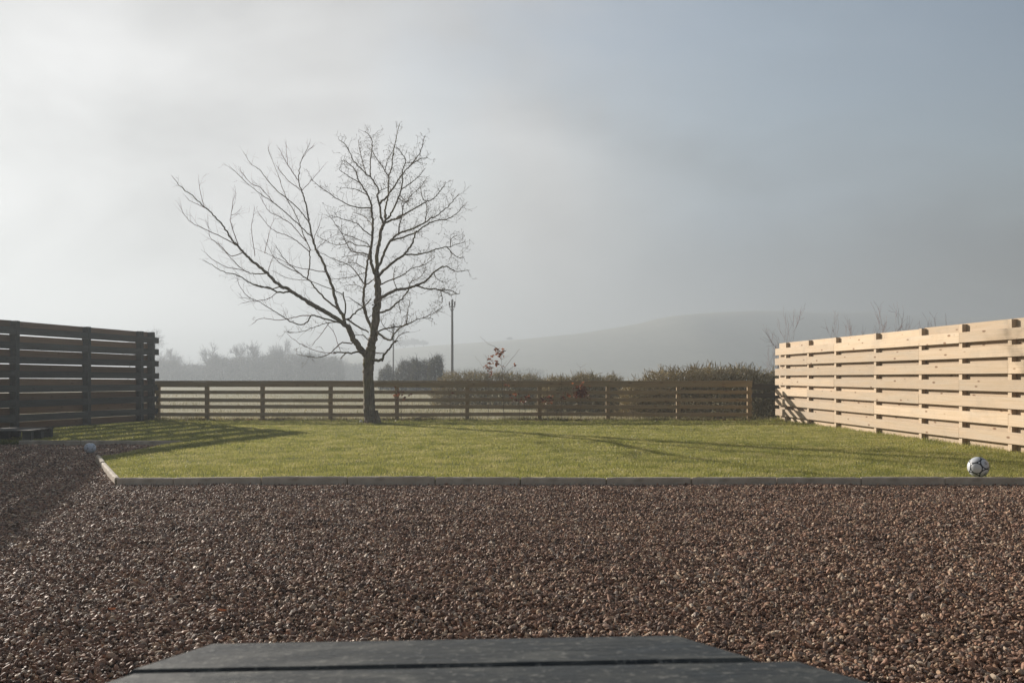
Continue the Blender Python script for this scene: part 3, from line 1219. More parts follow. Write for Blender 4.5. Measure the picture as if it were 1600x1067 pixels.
    limb('D 625,970 540,770 540,690 580,470', 1.4, 0.5, 0.4, 'L', .7)
    limb('D 540,690 575,680 620,640', 0.8, 0.5, 0, 'L', .3)
    limb('E 340,75 D 540,1067 440,970 345,890 325,730', 1.4, 0.5, 0.5, 'L', .7, False)
    limb('D 290,610 260,500 240,370', 1.0, 0.5, 0, 'L', .4)
    limb('D 310,640 170,560 115,510', 1.0, 0.5, 0.2, 'L', .6)
    limb('E 750,428 640,430 560,390 470,375 380,340 290,280 160,250 60,190 0,160', 2.8, 0.6, -0.8, 'L')
    limb('E 670,385 580,400 480,380 400,350 310,290', 2.2, 0.7, 0.6, 'L')
    limb('E 555,270 440,270 340,235 230,130 100,0', 2.1, 0.6, 0.5, 'L')
    limb('E 385,250 300,230 190,210 80,150 0,80', 1.4, 0.5, -0.4, 'L')
    limb('E 430,505 350,440 300,360 280,290', 1.0, 0.5, 0.2, 'L', .3, False)
    limb('E 640,425 550,490 440,505 330,525', 1.2, 0.6, -0.4, 'L')
    limb('E 1215,715 1060,665 940,635 900,690 840,715 760,690 680,640 600,590 500,530 420,490 330,480', 2.6, 0.6, -0.8, 'L')
    limb('E 940,635 860,635 760,655 640,675 490,660 415,710', 1.6, 0.7, 0.5, 'L', .6)
    limb('E 1150,690 1050,705 930,750 820,780 690,775', 1.5, 0.6, -0.6, 'R', .7)
    limb('E 1085,710 1020,800 940,900', 1.2, 0.6, 0.5, 'L', .5)
    limb('A 370,355 290,350 230,400 190,440 100,470 0,465 E 960,1000 800,975', 2.4, 0.7, -0.7, 'R', .4)
    limb('A 455,425 415,425 370,435 300,430 220,430', 3.4, 2.0, -0.5, 'N')
    limb('A 330,435 300,455 278,482', 2.0, 1.4, -0.2, 'N')
    limb('E 1150,968 1000,950 890,910 800,860 720,790', 1.2, 0.5, 0.3, 'L', .4, False)
    limb('E 1250,660 1235,560 1215,430', 2.6, 1.9, -0.4, 'N')
    limb('E 1260,665 1330,600 1400,550 1460,490', 2.9, 1.8, -0.5, 'R', .5)
    limb('E 1190,950 1140,800 1070,700 970,580 880,440', 1.0, 0.5, 0.4, 'L', .3, False)
    limb('E 1210,445 1100,400 930,335', 1.6, 1.0, 0.2, 'N', .4)
    limb('E 920,330 740,310 610,250', 1.1, 0.5, 0.3, 'L', .7)
    limb('E 1055,245 940,235 800,210 650,140 470,60', 1.6, 0.5, 0.5, 'L')
    limb('E 830,265 720,210 620,140 540,0', 1.6, 0.5, -0.4, 'L')
    limb('E 555,260 575,180 600,120', 1.2, 0.6, 0, 'L', .5)
    limb('A 340,160 420,215 510,262', 3.0, 2.2, 0.4, 'N')
    limb('A 510,330 470,290 400,285', 1.6, 1.0, -0.5, 'R', .6)
    limb('A 490,150 540,120 600,80', 1.5, 1.2, -0.3, 'N', .4)
    limb('C 630,900 780,830 870,800', 1.3, 0.7, -0.6, 'R', .5)
    limb('C 520,910 460,870 400,825', 1.5, 0.8, -0.4, 'R', .5)

    # ---- twigs
    SA, SB, SR, SQ, SM = [], [], [], [], []

    def seg(a, b, r0, r1, m):
        SA.append(a); SB.append(b); SR.append(r0); SQ.append(r1); SM.append(m)

    def twig(p, d, L, r, m, style, depth=0):
        n = 3 if L > 0.2 else 2
        q = np.array(p)
        dirn = norm(d)
        for i in range(n):
            dirn = norm(dirn + rng.normal(0, 0.13 if style == 'L' else 0.25, 3) + np.array((0, 0, 0.07 if style == 'L' else 0.05)))
            q2 = q + dirn * L / n
            seg(q, q2, r * (1 - 0.25 * i), r * (1 - 0.25 * (i + 1)), m)
            if depth < 2 and rng.random() < (0.55 if style == 'R' else 0.28):
                a, b = perp(dirn)
                t = rng.uniform(0, 2 * math.pi)
                side = norm(dirn * rng.uniform(0.5, 1.1) + (a * math.cos(t) + b * math.sin(t)))
                twig(q2, side, L * rng.uniform(0.35, 0.6), r * 0.8, m, style, depth + 1)
            q = q2
        if style == 'R' and rng.random() < 0.7:                # swollen buds at the tip
            seg(q, q + dirn * 0.022, 0.0062, 0.0025, m)

    for Wd, rad, style, dens, L in limbs:
        if style == 'N':
            continue
        sl = np.concatenate(([0], np.cumsum(np.linalg.norm(np.diff(Wd, axis=0), axis=1))))
        tot = sl[-1]
        step = (0.050 if style == 'R' else 0.105) / dens
        s = tot * (0.12 if tot < 1.2 else 0.25) + rng.uniform(0, step)
        while s < tot:
            p = np.array([np.interp(s, sl, Wd[:, k]) for k in range(3)])
            i = min(int(np.searchsorted(sl, s)), len(Wd) - 1)
            dirn = norm(Wd[i] - Wd[max(i - 1, 0)])
            a, b = perp(dirn)
            t = rng.uniform(0, 2 * math.pi)
            out = a * math.cos(t) + b * math.sin(t)
            out = out + np.array((0, 0, 0.45 if style == 'L' else 0.25))
            if style == 'L':
                d = norm(dirn * rng.uniform(0.9, 1.6) + out)
                ln = rng.uniform(0.10, 0.55) * (1.15 - 0.55 * s / tot)
                twig(p, d, ln, 0.0033, 1 if rng.random() < .75 else 0, 'L')
            else:
                d = norm(dirn * rng.uniform(0.2, 1.0) + out)
                ln = rng.uniform(0.06, 0.34)
                twig(p, d, ln, 0.0043, 0, 'R')
            s += step * rng.uniform(0.5, 1.6)
        if style == 'L':
            twig(Wd[-1], norm(Wd[-1] - Wd[-2]), 0.10, 0.003, 1, 'L')
    SA, SB, SR, SQ, SM = map(np.array, (SA, SB, SR, SQ, SM))
    for m in (0, 1):
        k = SM == m
        sticks(crown, SA[k], SB[k], SR[k], SQ[k], 3, mi=m)
    trunk.build('trunk', M_BARK, root, smooth=True)
    crown.build('crown', [M_TWIG, M_SHOOT], root)


hero_tree()


# ------------------------------------------------------------------ generic bare trees, shrubs, hedges
def bare_tree_parts(h, spread, seed, r0, twig_r, levels=5, splits=(2, 4), lean=0.0, stems=1):
    r = np.random.default_rng(seed)
    T, Cn = [], []

    def grow(p, d, L, rad, lev):
        n = 3 if lev < 3 else 2
        q = np.array(p)
        dirn = norm(d)
        for i in range(n):
            dirn = norm(dirn + r.normal(0, 0.12 + 0.03 * lev, 3) + np.array((0, 0, 0.10)))
            q2 = q + dirn * L / n
            a, b = rad * (1 - 0.22 * i), rad * (1 - 0.22 * (i + 1))
            (T if lev < 2 else Cn).append((q, q2, max(a, twig_r), max(b, twig_r)))
            q = q2
            if lev < levels and (i > 0 or lev > 0):
                for _ in range(r.integers(*splits)):
                    u, w = perp(dirn)
                    t = r.uniform(0, 2 * math.pi)
                    nd = norm(dirn * r.uniform(0.5, 1.3) + spread * (u * math.cos(t) + w * math.sin(t)) + np.array((0, 0, 0.18)))
                    grow(q, nd, L * r.uniform(0.45, 0.72), rad * 0.55, lev + 1)
    for s in range(stems):
        grow((r.normal(0, .02 + .1 * (stems > 1)), r.normal(0, .02), -0.05), (lean + r.normal(0, 0.06 + .2 * (stems > 1)), r.normal(0, 0.06), 1), h * 0.42, r0, 0)
    out = []
    for S in (T, Cn):
        g = Geo()
        A = np.array([x[0] for x in S]); B = np.array([x[1] for x in S])
        sticks(g, A, B, np.array([x[2] for x in S]), np.array([x[3] for x in S]), 5 if S is T else 3)
        out.append(g)
    zmax = max(max(x[1][2] for x in Cn), max(x[1][2] for x in T))
    return out, zmax


def hill_proto():
    (gt, gc), zm = bare_tree_parts(6.0, 0.8, 321, 0.22, 0.075, 4, (2, 4), 0, 2)
    return gt.mesh('trunk', M_FARTREE), gc.mesh('crown', M_FARTREE), zm


# far tree line, lost in the fog on the left
protos = []
for i, (sd, sp, st) in enumerate(((1, 0.75, 1), (2, 0.9, 1), (3, 0.65, 2), (4, 0.8, 3))):
    (gt, gc), zm = bare_tree_parts(9.0, sp, 100 + sd, 0.13, 0.013, 4, (1, 4), 0, st)
    protos.append((gt.mesh('trunk', M_FARTREE), gc.mesh('crown', M_FARTREE), zm))


protos.append(hill_proto())


def far_tree(px, py_top, Y, pi, label, group, wide=1.0, rz=None, z0=-0.03):
    mt, mc, zm = protos[pi]
    Y = Y * 1.55 if z0 == -0.03 else Y
    H = (590 - py_top) / 1500 * Y + CAMZ - z0
    x = (px - 800) / 1500 * Y
    root = empty('bare_tree', (x, Y, z0), random.uniform(0, 6.28) if rz is None else rz)
    s = H / zm
    root.scale = (s * wide, s * wide, s)
    tag(root, label, 'tree', group)
    for nm, me in (('trunk', mt), ('crown', mc)):
        o = bpy.data.objects.new(nm, me)
        COL.objects.link(o)
        o.parent = root


G_FAR = 'bare trees fading into the fog beyond the field'
FAR = [(200, 508, 150, 0, 'tall hazy bare tree rising behind the corner of the dark fence', 1.3),
       (232, 512, 155, 1, 'hazy bare tree whose twigs show at the end of the dark fence', 1.2),
       (262, 542, 165, 2, 'faint bushy tree just beyond the dark fence end', 1.3),
       (285, 548, 170, 3, 'faint low tree between the dark fence and the taller far trees', 1.2),
       (325, 545, 150, 2, 'small faint tree at the start of the taller far row', 1.1),
       (349, 530, 145, 0, 'far tree with a fan of forked stems, first of the tall row', 1.1),
       (374, 533, 150, 1, 'slender far tree with a single clear stem, second of the tall row', 0.8),
       (393, 528, 148, 3, 'far tree with a rounded feathery top, tallest of the row', 0.9),
       (412, 534, 155, 0, 'far tree next to the rounded feathery one, half merged with it', 0.8),
       (430, 538, 150, 1, 'thin far tree in the fog below the tips of the long left limbs', 0.7),
       (444, 527, 150, 2, 'far tree with a crooked leaning top under the big tree', 0.7),
       (476, 543, 160, 3, 'broad low far tree under the lowest drooping branch', 1.5),
       (500, 548, 165, 0, 'broad faint tree near the dark edge of the far wood', 1.4),
       (530, 556, 180, 1, 'last faint tree of the far row before the big trunk', 1.3)]
for px, py, Y, k, lab, w in FAR:
    far_tree(px, py, Y, k, lab, G_FAR, w)
for px, py, Y, k, lab in ((632, 530, 606, 4, 'very faint tree on the hill crest beside the big trunk'), (648, 528, 608, 4, 'very faint tree in the middle of the hilltop clump'),
                          (662, 531, 606, 4, 'very faint tree at the outer end of the hilltop clump'), (797, 526, 606, 4, 'tiny faint tree on the hillside above the leafy sapling')):
    far_tree(px, py, Y, k, lab, 'faint trees on the misty hill', 1.9, None, float(hill_z((px - 800) / 1500 * Y, Y)) - 0.2)


def shrub(name, x, y, w, d, h, n_leaf, leaf, n_stick, label, cat, mat_l, mat_t, group=None, z0=-0.03, seed=0, top=None, stick_l=0.35, stick_r=0.006, boxy=0.35):
    """a dense bush or clipped hedge: stems fanning up and out, small leaves through the volume"""
    r = np.random.default_rng(seed)
    root = empty(name, (x, y, z0))
    tag(root, label, cat, group)

    def topf(X):
        return h * np.ones_like(X) if top is None else np.interp(X + x, top[0], top[1]) - z0

    def inside(n, shell):
        P = np.column_stack((r.uniform(-w / 2, w / 2, n * 3), r.uniform(-d / 2, d / 2, n * 3), r.uniform(0.02, 1, n * 3)))
        ex = np.abs(P[:, 0]) / (w / 2)
        ey = np.abs(P[:, 1]) / (d / 2)
        lump = 0.13 * np.sin(P[:, 0] * 2.3 + seed) * np.sin(P[:, 1] * 2.9 + 1.3 * seed) + 0.09 * np.sin(P[:, 0] * 5.9 + 2 * seed + P[:, 2] * 4)
        pw = 2 + 6 * boxy
        rr = (ex ** pw + ey ** pw + np.maximum(P[:, 2] * 1.0, 0.0) ** pw) ** (1 / pw) - lump * 0.6
        keep = (rr < 1) & ((rr > shell) | (r.random(len(P)) < 0.35))
        P = P[keep][:n]
        P[:, 2] *= topf(P[:, 0])
        return P
    P = inside(n_stick, 0.55)
    out = norm(np.column_stack((P[:, 0] / (w / 2), P[:, 1] / (d / 2), 0.5 + P[:, 2] / h)) + r.normal(0, 1.1, P.shape))
    Ls = stick_l * r.uniform(0.4, 1.2, len(P))
    mid = P + out * (Ls / 2)[:, None]
    end = mid + norm(out + r.normal(0, 0.35, P.shape)) * (Ls / 2)[:, None]
    g = Geo()
    rad = stick_r * r.uniform(0.5, 1.3, len(P))
    sticks(g, P - out * Ls[:, None] * 0.3, mid, rad, rad * 0.8, 3)
    sticks(g, mid, end, rad * 0.8, rad * 0.45, 3)
    ns = max(6, int(w * 5))
    B = np.column_stack((r.uniform(-w / 2 * .9, w / 2 * .9, ns), r.uniform(-d / 4, d / 4, ns), np.zeros(ns)))
    E2 = B + np.column_stack((r.normal(0, .2, ns), r.normal(0, .15, ns), topf(B[:, 0]) * r.uniform(.6, .9, ns)))
    sticks(g, B, E2, stick_r * 2.6, stick_r * 1.2, 5)
    g.build('stem', mat_t, root)
    P = inside(n_leaf, 0.6)
    a = norm(r.normal(0, 1, P.shape))
    u, v = perp(a)
    l = leaf * r.uniform(0.6, 1.4, len(P))
    u, v = u * l[:, None] / 2, v * l[:, None] * 0.3
    V = np.stack((P - u, P + v, P + u, P - v), 1).reshape(-1, 3)
    F = (np.array([[0, 1, 2, 3]])[None] + (np.arange(len(P)) * 4)[:, None, None]).reshape(-1, 4)
    g = Geo()
    g.add(V, F)
    g.build('foliage', mat_l, root)
    return root


G_HEDGE = 'clipped hedges beyond the back fence'
shrub('hedge', 5.55, 26.4, 5.3, 1.9, 1.5, 13000, 0.05, 6500, 'olive brown twiggy hedge with a rounded top beside the pale fence', 'hedge', M_HEDGEL, M_HEDGET, G_HEDGE, seed=3,
      top=([2.9, 3.3, 3.6, 4.1, 4.9, 5.6, 6.4, 7.2, 8.2], [0.8, 0.98, 1.12, 1.25, 1.36, 1.36, 1.32, 1.28, 1.22]), stick_l=0.26, stick_r=0.012)
shrub('hedge', 2.25, 30.2, 2.9, 1.7, 1.28, 8000, 0.05, 3800, 'low dome shaped hedge in the gap between the flat hedge and rounded twiggy hedge', 'hedge', M_HEDGEL, M_HEDGET, G_HEDGE, seed=5,
      top=([0.8, 1.2, 1.6, 2.4, 3.2, 3.7], [0.88, 1.05, 1.13, 1.18, 1.15, 0.9]), stick_l=0.24, stick_r=0.011)
shrub('hedge', -0.75, 37.0, 4.6, 1.8, 1.4, 9000, 0.055, 3800, 'long flat topped brown hedge with the leafy sapling in front', 'hedge', M_HEDGEL, M_HEDGET, G_HEDGE, seed=7,
      top=([-3.2, -2.5, 0, 1.6], [1.28, 1.30, 1.25, 1.13]), stick_l=0.24, stick_r=0.012)
G_SHR = 'hazy shrubs beyond the field'
shrub('shrub', (604 - 800) / 1500 * 85, 85, 1.5, 1.4, 2.4, 2600, 0.12, 500, 'small round hazy shrub beside the second utility pole', 'shrub', M_FARLEAF, M_FARTREE, G_SHR, seed=11, stick_l=.5, stick_r=.012, boxy=.05)
shrub('shrub', (636 - 800) / 1500 * 75, 75, 2.0, 1.8, 2.4, 2300, 0.11, 1100, 'hazy grey brown shrub between the round shrub and the tallest one', 'shrub', M_FARLEAF, M_FARTREE, G_SHR, seed=12, stick_l=.5, stick_r=.012, boxy=.2)
shrub('shrub', (657 - 800) / 1500 * 72, 72, 1.7, 1.6, 2.5, 2300, 0.11, 1100, 'hazy shrub with an uneven top between its two neighbours', 'shrub', M_FARLEAF, M_FARTREE, G_SHR, seed=13, stick_l=.5, stick_r=.012, boxy=.25)
shrub('shrub', (680 - 800) / 1500 * 68, 68, 1.15, 1.3, 2.65, 2400, 0.10, 1000, 'tallest narrow shrub where the flat hedge begins', 'shrub', M_FARLEAF, M_FARTREE, G_SHR, seed=14, stick_l=.45, stick_r=.012, boxy=.4)
# undergrowth below the far trees
k = 0
for px, py, Y, wpx, lab in ((258, 566, 150, 46, 'pale grey thicket low beside the dark fence end'), (300, 572, 158, 44, 'lowest pale thicket in the gap of the far trees'),
                            (345, 562, 148, 46, 'grey thicket under the forked far tree'), (385, 560, 146, 48, 'grey thicket under the rounded feathery far tree'),
                            (428, 558, 148, 50, 'grey thicket between thin far trees left of the big tree'), (470, 556, 146, 52, 'darkest broad thicket under the drooping branch'),
                            (510, 560, 150, 50, 'dark thicket sloping down towards the big trunk'), (552, 570, 190, 46, 'palest thicket just beside the big trunk')):
    Y *= 1.55
    H = (590 - py) / 1500 * Y + CAMZ
    shrub('thicket', (px - 800) / 1500 * Y, Y, wpx / 1500 * Y * 1.15, 6, H * 1.1, 3000, 0.42, 1100, lab, 'thicket', M_FARLEAF, M_FARTREE, 'thickets at the foot of the far trees', seed=30 + k, stick_l=1.7, stick_r=.03, boxy=.15)
    k += 1
shrub('thicket', (775 - 800) / 1500 * 300, 300, 33, 6, 4.4, 2600, 0.34, 600, 'dim low wood edge at the foot of the hill', 'thicket', M_FARLEAF, M_FARTREE, None, seed=50, stick_l=.9, stick_r=.02, boxy=.3)

# bare saplings rising behind the pale fence
sap = []
for i in range(3):
    (gt, gc), zm = bare_tree_parts(3.0, (0.55, 0.6, 0.45)[i], 200 + i, 0.0065, 0.0022, 3, (1, 3), 0, (1, 1, 2)[i])
    sap.append((gt.mesh('trunk', M_TWIG), gc.mesh('crown', M_SHOOT), zm))
for px, py, k, lab in ((1237, 474, 0, 'tallest bare sapling with side shoots at the far end of the pale fence'), (1219, 512, 2, 'short leaning bare shoot at the very end of the pale fence'),
                       (1298, 483, 1, 'bushy bare sapling behind the pale fence, next after the tallest'), (1333, 492, 0, 'thin bare sapling behind the pale fence, beside the bushy one'),
                       (1361, 508, 2, 'faint short bare shoot in the middle gap behind the pale fence'), (1388, 468, 2, 'thin upright bare sapling left of the thickest stem behind the fence'),
                       (1408, 476, 1, 'bare sapling with the thickest stem rising behind the middle posts'), (1437, 494, 0, 'faint fine bare sapling just past the thickest stem'),
                       (1483, 486, 2, 'lone slim bare sapling behind the nearer pale boards'), (1547, 526, 1, 'barely showing bare tip above the nearest pale boards')):
    Y = 27.5 - (px - 1220) * 0.012
    mt, mc, zm = sap[k]
    root = empty('sapling', ((px - 800) / 1500 * Y, Y, -0.03), random.uniform(0, 6.28))
    s = ((590 - py) / 1500 * Y + CAMZ + 0.03) / zm
    root.scale = (s * .7, s * .7, s)
    tag(root, lab, 'sapling', 'bare saplings behind the pale fence')
    for nm, me in (('trunk', mt), ('crown', mc)):
        o = bpy.data.objects.new(nm, me)
        COL.objects.link(o)
        o.parent = root


# young beeches along the back fence
def beech(px, py_top, stems, leaves, label, nl_scale=1.0, r=0.007, Y=22.75):
    """stems: polylines in photo pixels; leaves: (px, py, spread px, count)"""
    base = at(px, 656, Y)
    base[2] = 0.05
    root = empty('beech_sapling', base)
    tag(root, label, 'sapling', 'young beeches along the back fence')
    g = Geo()
    main = smooth_line([base - [0, 0, .05], at(px + rng.normal(0, 1.5), (656 + py_top) / 2 + 10, Y), at(px + rng.normal(0, 1.5), py_top, Y)], 6, 0.006)
    tube(g, main - base, np.linspace(r, r * 0.35, len(main)), 6)
    tips = [main[-1], main[-3], main[-5]]
    for S in stems:
        Q = [at(a, b, Y) + [0, rng.normal(0, 0.08), 0] for a, b in S]
        L = smooth_line(Q, 4, 0.004)
        tube(g, L - base, np.linspace(r * 0.55, r * 0.25, len(L)), 5)
        tips.append(L[-1])
    for i in range(5, len(main)):
        for _ in range(2):
            d = norm(np.array((rng.normal(0, 1), rng.normal(0, 1), 0.9)))
            sticks(g, [main[i] - base], [main[i] - base + d * rng.uniform(0.06, 0.25)], r * .4, r * .2, 3)
    g.build('stem', M_TWIG, root)
    if leaves:
        g = Geo()
        for lx, ly, sp, n in leaves:
            c = at(lx, ly, Y)
            n = int(n * nl_scale)
            P = c + rng.normal(0, sp / 66, (n, 3)) * [1, .8, .7]
            a = norm(rng.normal(0, 1, P.shape) + [0, -.4, 0])
            u, v = perp(a)
            l = rng.uniform(0.048, 0.085, n)[:, None]
            u, v, w = u * l * .55, v * l * .33, a * l * .18
            V = np.stack((P - u, P + v + w, P + u, P - v + w), 1).reshape(-1, 3) - base
            F = (np.array([[0, 1, 2], [0, 2, 3]])[None] + (np.arange(n) * 4)[:, None, None]).reshape(-1, 3)
            g.add(V, F)
            # fine twig to each cluster
        g.build('leaves', M_BEECH, root)


beech(627, 596, [], [(622, 611, 4, 16), (625, 620, 4, 12), (616, 617, 2, 5), (641, 617, 1.5, 3)], 'young beech with a few brown leaves beside a fence post right of the tree')
beech(703, 612, [((703, 625), (709, 612))], [(706, 614, 1.5, 4)], 'thin crooked whip in front of the rails, almost leafless, nearest the tree', r=.005)
beech(720, 622, [], [], 'faintest leafless whip beside the crooked one', r=.004)
beech(762, 560, [((764, 600), (755, 575), (742, 556)), ((764, 590), (771, 572))], [(765, 576, 4, 16), (766, 584, 3, 8), (763, 566, 2.5, 6)], 'slender beech with a few russet leaves beside the tallest one', r=.007)
beech(788, 552, [((787, 556), (775, 543), (763, 537), (750, 526)), ((788, 575), (800, 560), (812, 545)), ((788, 578), (776, 566), (760, 562)), ((788, 585), (800, 574), (806, 570))],
      [(782, 551, 4.5, 34), (777, 547, 2.5, 10), (769, 562, 6, 22), (776, 569, 4, 12), (804, 571, 1.5, 4), (763, 574, 3, 8), (793, 600, 4, 5)], 'tallest young beech with red brown leaf clusters rising over the fence', r=.010)
beech(811, 596, [((811, 610), (818, 596), (826, 585))], [(804, 619, 5, 16), (808, 624, 4, 10)], 'young beech with low brown leaves on one side, just past the tallest one', r=.007)
beech(821, 608, [], [(824, 620, 4, 16), (820, 626, 3, 8)], 'short beech whip with a tuft of brown leaves before a fence post', r=.005)
beech(855, 600, [((855, 628), (865, 618))], [(855, 626, 5, 30), (848, 624, 3, 10), (861, 622, 3, 12)], 'short beech with a rust brown bunch just past the middle fence post', r=.007)
beech(867, 615, [], [], 'short bare whip between two rust leaved beeches', r=.0045)
beech(878, 590, [((878, 615), (890, 600))], [(881, 620, 4, 18), (886, 617, 3, 10)], 'beech with a small light brown bunch, next to the densest one', r=.007)
beech(907, 574, [((907, 600), (898, 585)), ((907, 600), (917, 588))], [(907, 612, 6, 95), (912, 617, 4, 30), (901, 617, 4, 26), (907, 603, 4, 22)], 'young beech with the densest bunch of dark rust leaves', r=.008)
beech(990, 612, [((990, 635), (1000, 618))], [], 'leaning bare whip before the rails near the twiggy hedge', r=.005)


# ------------------------------------------------------------------ poles
def pole(px, py_top, Y, label):
    x = (px - 800) / 1500 * Y
    H = (590 - py_top) / 1500 * Y + CAMZ
    root = empty('utility_pole', (x, Y, -0.03))
    tag(root, label, 'utility pole', 'utility poles in the field')
    g = Geo()
    tube(g, [(0, 0, -.3), (0.01, 0, H * .5), (0.0, 0, H)], [0.115, 0.10, 0.08], 10)
    g.build('shaft', M_POLE, root, smooth=True)
    g = Geo()
    box(g, (-0.26, -0.10, H - 0.55), (0.26, -0.10, H - 0.55), 0.08, 0.09, bev=0.01)
    arm = g.build('crossarm', M_POLE, root)
    for ix in (-0.22, 0.22):
        g = Geo()
        tube(g, [(ix, -0.10, H - 0.49), (ix, -0.10, H - 0.36), (ix, -0.10, H - 0.28), (ix, -0.10, H - 0.18)], [0.025, 0.07, 0.05, 0.06], 8)
        g.build('insulator', M_PORC, root)
    for ix in (-0.18, 0.18):
        g = Geo()
        box(g, (ix, -0.10, H - 0.62), (0, -0.11, H - 1.1), 0.03, 0.04)
        g.build('brace', M_POLE, root)


pole(706.5, 468, 78, 'nearer utility pole with a short crossarm, standing clear of the tree')
pole(614.5, 506, 125, 'farther thin utility pole partly behind the tree branches')


# ------------------------------------------------------------------ small things on the ground
def small_things():
    import bmesh
    bm = bmesh.new()
    bmesh.ops.create_icosphere(bm, subdivisions=2, radius=1)
    for v in bm.verts:
        v.co = v.co * (1 + 0.16 * math.sin(v.co.x * 5 + 1) * math.cos(v.co.z * 4 + v.co.y * 3))
        v.co.x *= 0.035; v.co.y *= 0.03; v.co.z *= 0.035
    me = bpy.data.meshes.new('stone'); bm.to_mesh(me); bm.free()
    me.materials.append(M_WHITE)
    o = bpy.data.objects.new('stone', me); COL.objects.link(o)
    o.location = (-3.42, 21.75, 0.09)
    tag(o, 'small white stone in the grass at the foot of the tree', 'stone')
    g = Geo()
    Y = 22.6
    P = smooth_line([at(648, 655.5, Y), at(656, 651.5, Y), at(665, 651, Y + .05), at(673, 652, Y), at(679, 655.5, Y)], 5, 0.004)
    c = P[0].copy()
    tube(g, P - c, np.linspace(0.014, 0.008, len(P)), 6)
    o = g.build('fallen_branch', M_TWIG)
    o.location = c
    tag(o, 'short arched dead branch lying by the back fence right of the tree', 'branch')
    for (px, py, lab) in ((174, 953, 'orange dead leaf on the gravel near the table end'), (346, 955, 'orange dead leaf on the gravel, the one closer to the table top')):
        Yl = 1500 * 1.06 / (py - 590)
        g = Geo()
        t = np.linspace(-1, 1, 7)
        V = []
        for a in t:
            wv = 0.012 * (1 - a * a) + 0.0006
            V += [(a * 0.022, -wv, 0.004 * a * a + .006), (a * 0.022, 0, 0.004 * a * a), (a * 0.022, wv, 0.004 * a * a + .006)]
        F = []
        for i in range(6):
            for j in range(2):
                F.append((i * 3 + j, i * 3 + j + 1, i * 3 + j + 4, i * 3 + j + 3))
        g.add(V, F)
        o = g.build('fallen_leaf', M_BEECH)
        o.location = ((px - 800) / 1500 * Yl, Yl, 0.022)
        o.rotation_euler = (0.3, 0.2, rng.uniform(0, 6))
        tag(o, lab, 'leaf', 'dead leaves on the gravel')
    # one long seed stalk by the pale fence
    g = Geo()
    P = smooth_line([np.array((6.05, 11.05, 0.05)), np.array((5.86, 11.0, 0.20)), np.array((5.72, 10.95, 0.27))], 6)
    tube(g, P, np.linspace(0.004, 0.0015, len(P)), 4)
    o = g.build('grass_stalk', M_ROUGH)
    tag(o, 'single long pale grass stalk beside the white football', 'grass stalk')


small_things()


# ------------------------------------------------------------------ grass
def in_poly(P, poly):
    x, y = P[:, 0], P[:, 1]
    c = np.zeros(len(P), bool)
    n = len(poly)
    for i in range(n):
        x1, y1 = poly[i]
        x2, y2 = poly[(i + 1) % n]
        hit = ((y1 > y) != (y2 > y)) & (x < (x2 - x1) * (y - y1) / (y2 - y1 + 1e-12) + x1)
        c ^= hit
    return c


def blades(name, P, h, w, lean, mat):
    N = len(P)
    az = rng.uniform(0, 2 * math.pi, N)
    fx = np.column_stack((np.cos(az), np.sin(az), np.zeros(N)))
    la = rng.uniform(0, 2 * math.pi, N)
    ln = np.column_stack((np.cos(la), np.sin(la), np.zeros(N))) * (lean * rng.random(N) * h)[:, None]
    up = np.array((0, 0, 1.0))
    a = P - fx * w[:, None] / 2
    b = P + fx * w[:, None] / 2
    m1 = P + ln * 0.35 + up * (h * 0.62)[:, None]
    c, d = m1 + fx * w[:, None] * .38, m1 - fx * w[:, None] * .38
    t = P + ln + up * (h * (1 - 0.25 * lean))[:, None]
    V = np.stack((a, b, c, d, t), 1).reshape(-1, 3)
    base = (np.arange(N) * 5)[:, None]
    g = Geo()
    g.add(V, base + np.array([[0, 1, 2, 3]]))
    g.f.append(base + np.array([[3, 2, 4]]))
    g.mi.append(np.zeros(N))
    g.uv.append(np.zeros((N * 3, 2)))
    o = g.build(name, mat)
    o['kind'] = 'stuff'
    return o


def lawn_grass():
    pts = []
    inner = [(-3.96, 9.70), (9.5, 9.70), (9.5, 23.2), (-11.8, 23.2), (-11.8, 15.33), (-5.31, 15.33), (-5.31, 12.32)]
    for y0, y1, den in ((9.7, 11.2, 6200), (11.2, 13.5, 4400), (13.5, 17, 3000), (17, 23.3, 2200)):
        area = (y1 - y0) * 22
        n = int(area * den)
        P = np.column_stack((rng.uniform(-12, 10, n), rng.uniform(y0, y1, n)))
        k = in_poly(P, inner) & (np.abs(P[:, 0]) < 0.56 * P[:, 1] + 0.9)
        pts.append(P[k])
    P = np.concatenate(pts)
    # left fence line keeps the turf to its own side, right fence too
    s = (P[:, 0] - fl_far[0]) * dd[1] - (P[:, 1] - fl_far[1]) * dd[0]
    n = len(P)
    clump = np.sin(P[:, 0] * 3.1 + np.sin(P[:, 1] * 2.3)) * np.sin(P[:, 1] * 3.7 + 1.3 * np.sin(P[:, 0] * 1.9))
    h = (0.030 + 0.007 * clump) * rng.uniform(0.45, 1.5, n)
    # longer along the fences where the mower does not reach
    dr = np.abs(P[:, 0] - (6.39 + (23.1 - P[:, 1]) * 0.0535))
    h *= 1 + 1.5 * np.exp(-(dr / 0.16) ** 2) * rng.random(n)
    h *= 1 + 1.0 * np.exp(-((23.0 - P[:, 1]) / 0.3) ** 2) * rng.random(n)
    tr = np.hypot(P[:, 0] + 3.0, P[:, 1] - YT)
    h *= 1 + 1.2 * np.exp(-(tr / 0.35) ** 2)
    h *= 1 + 0.55 * np.exp(-((P[:, 1] - 9.7) / 0.06) ** 2) * rng.random(n)
    # strays along the front edging lean over it
    w = rng.uniform(0.0024, 0.0046, n) * np.where(P[:, 1] > 13.5, 1.5, 1.0)
    blades('grass', np.column_stack((P, np.full(n, 0.048))), h, w, 0.9, M_GRASS)


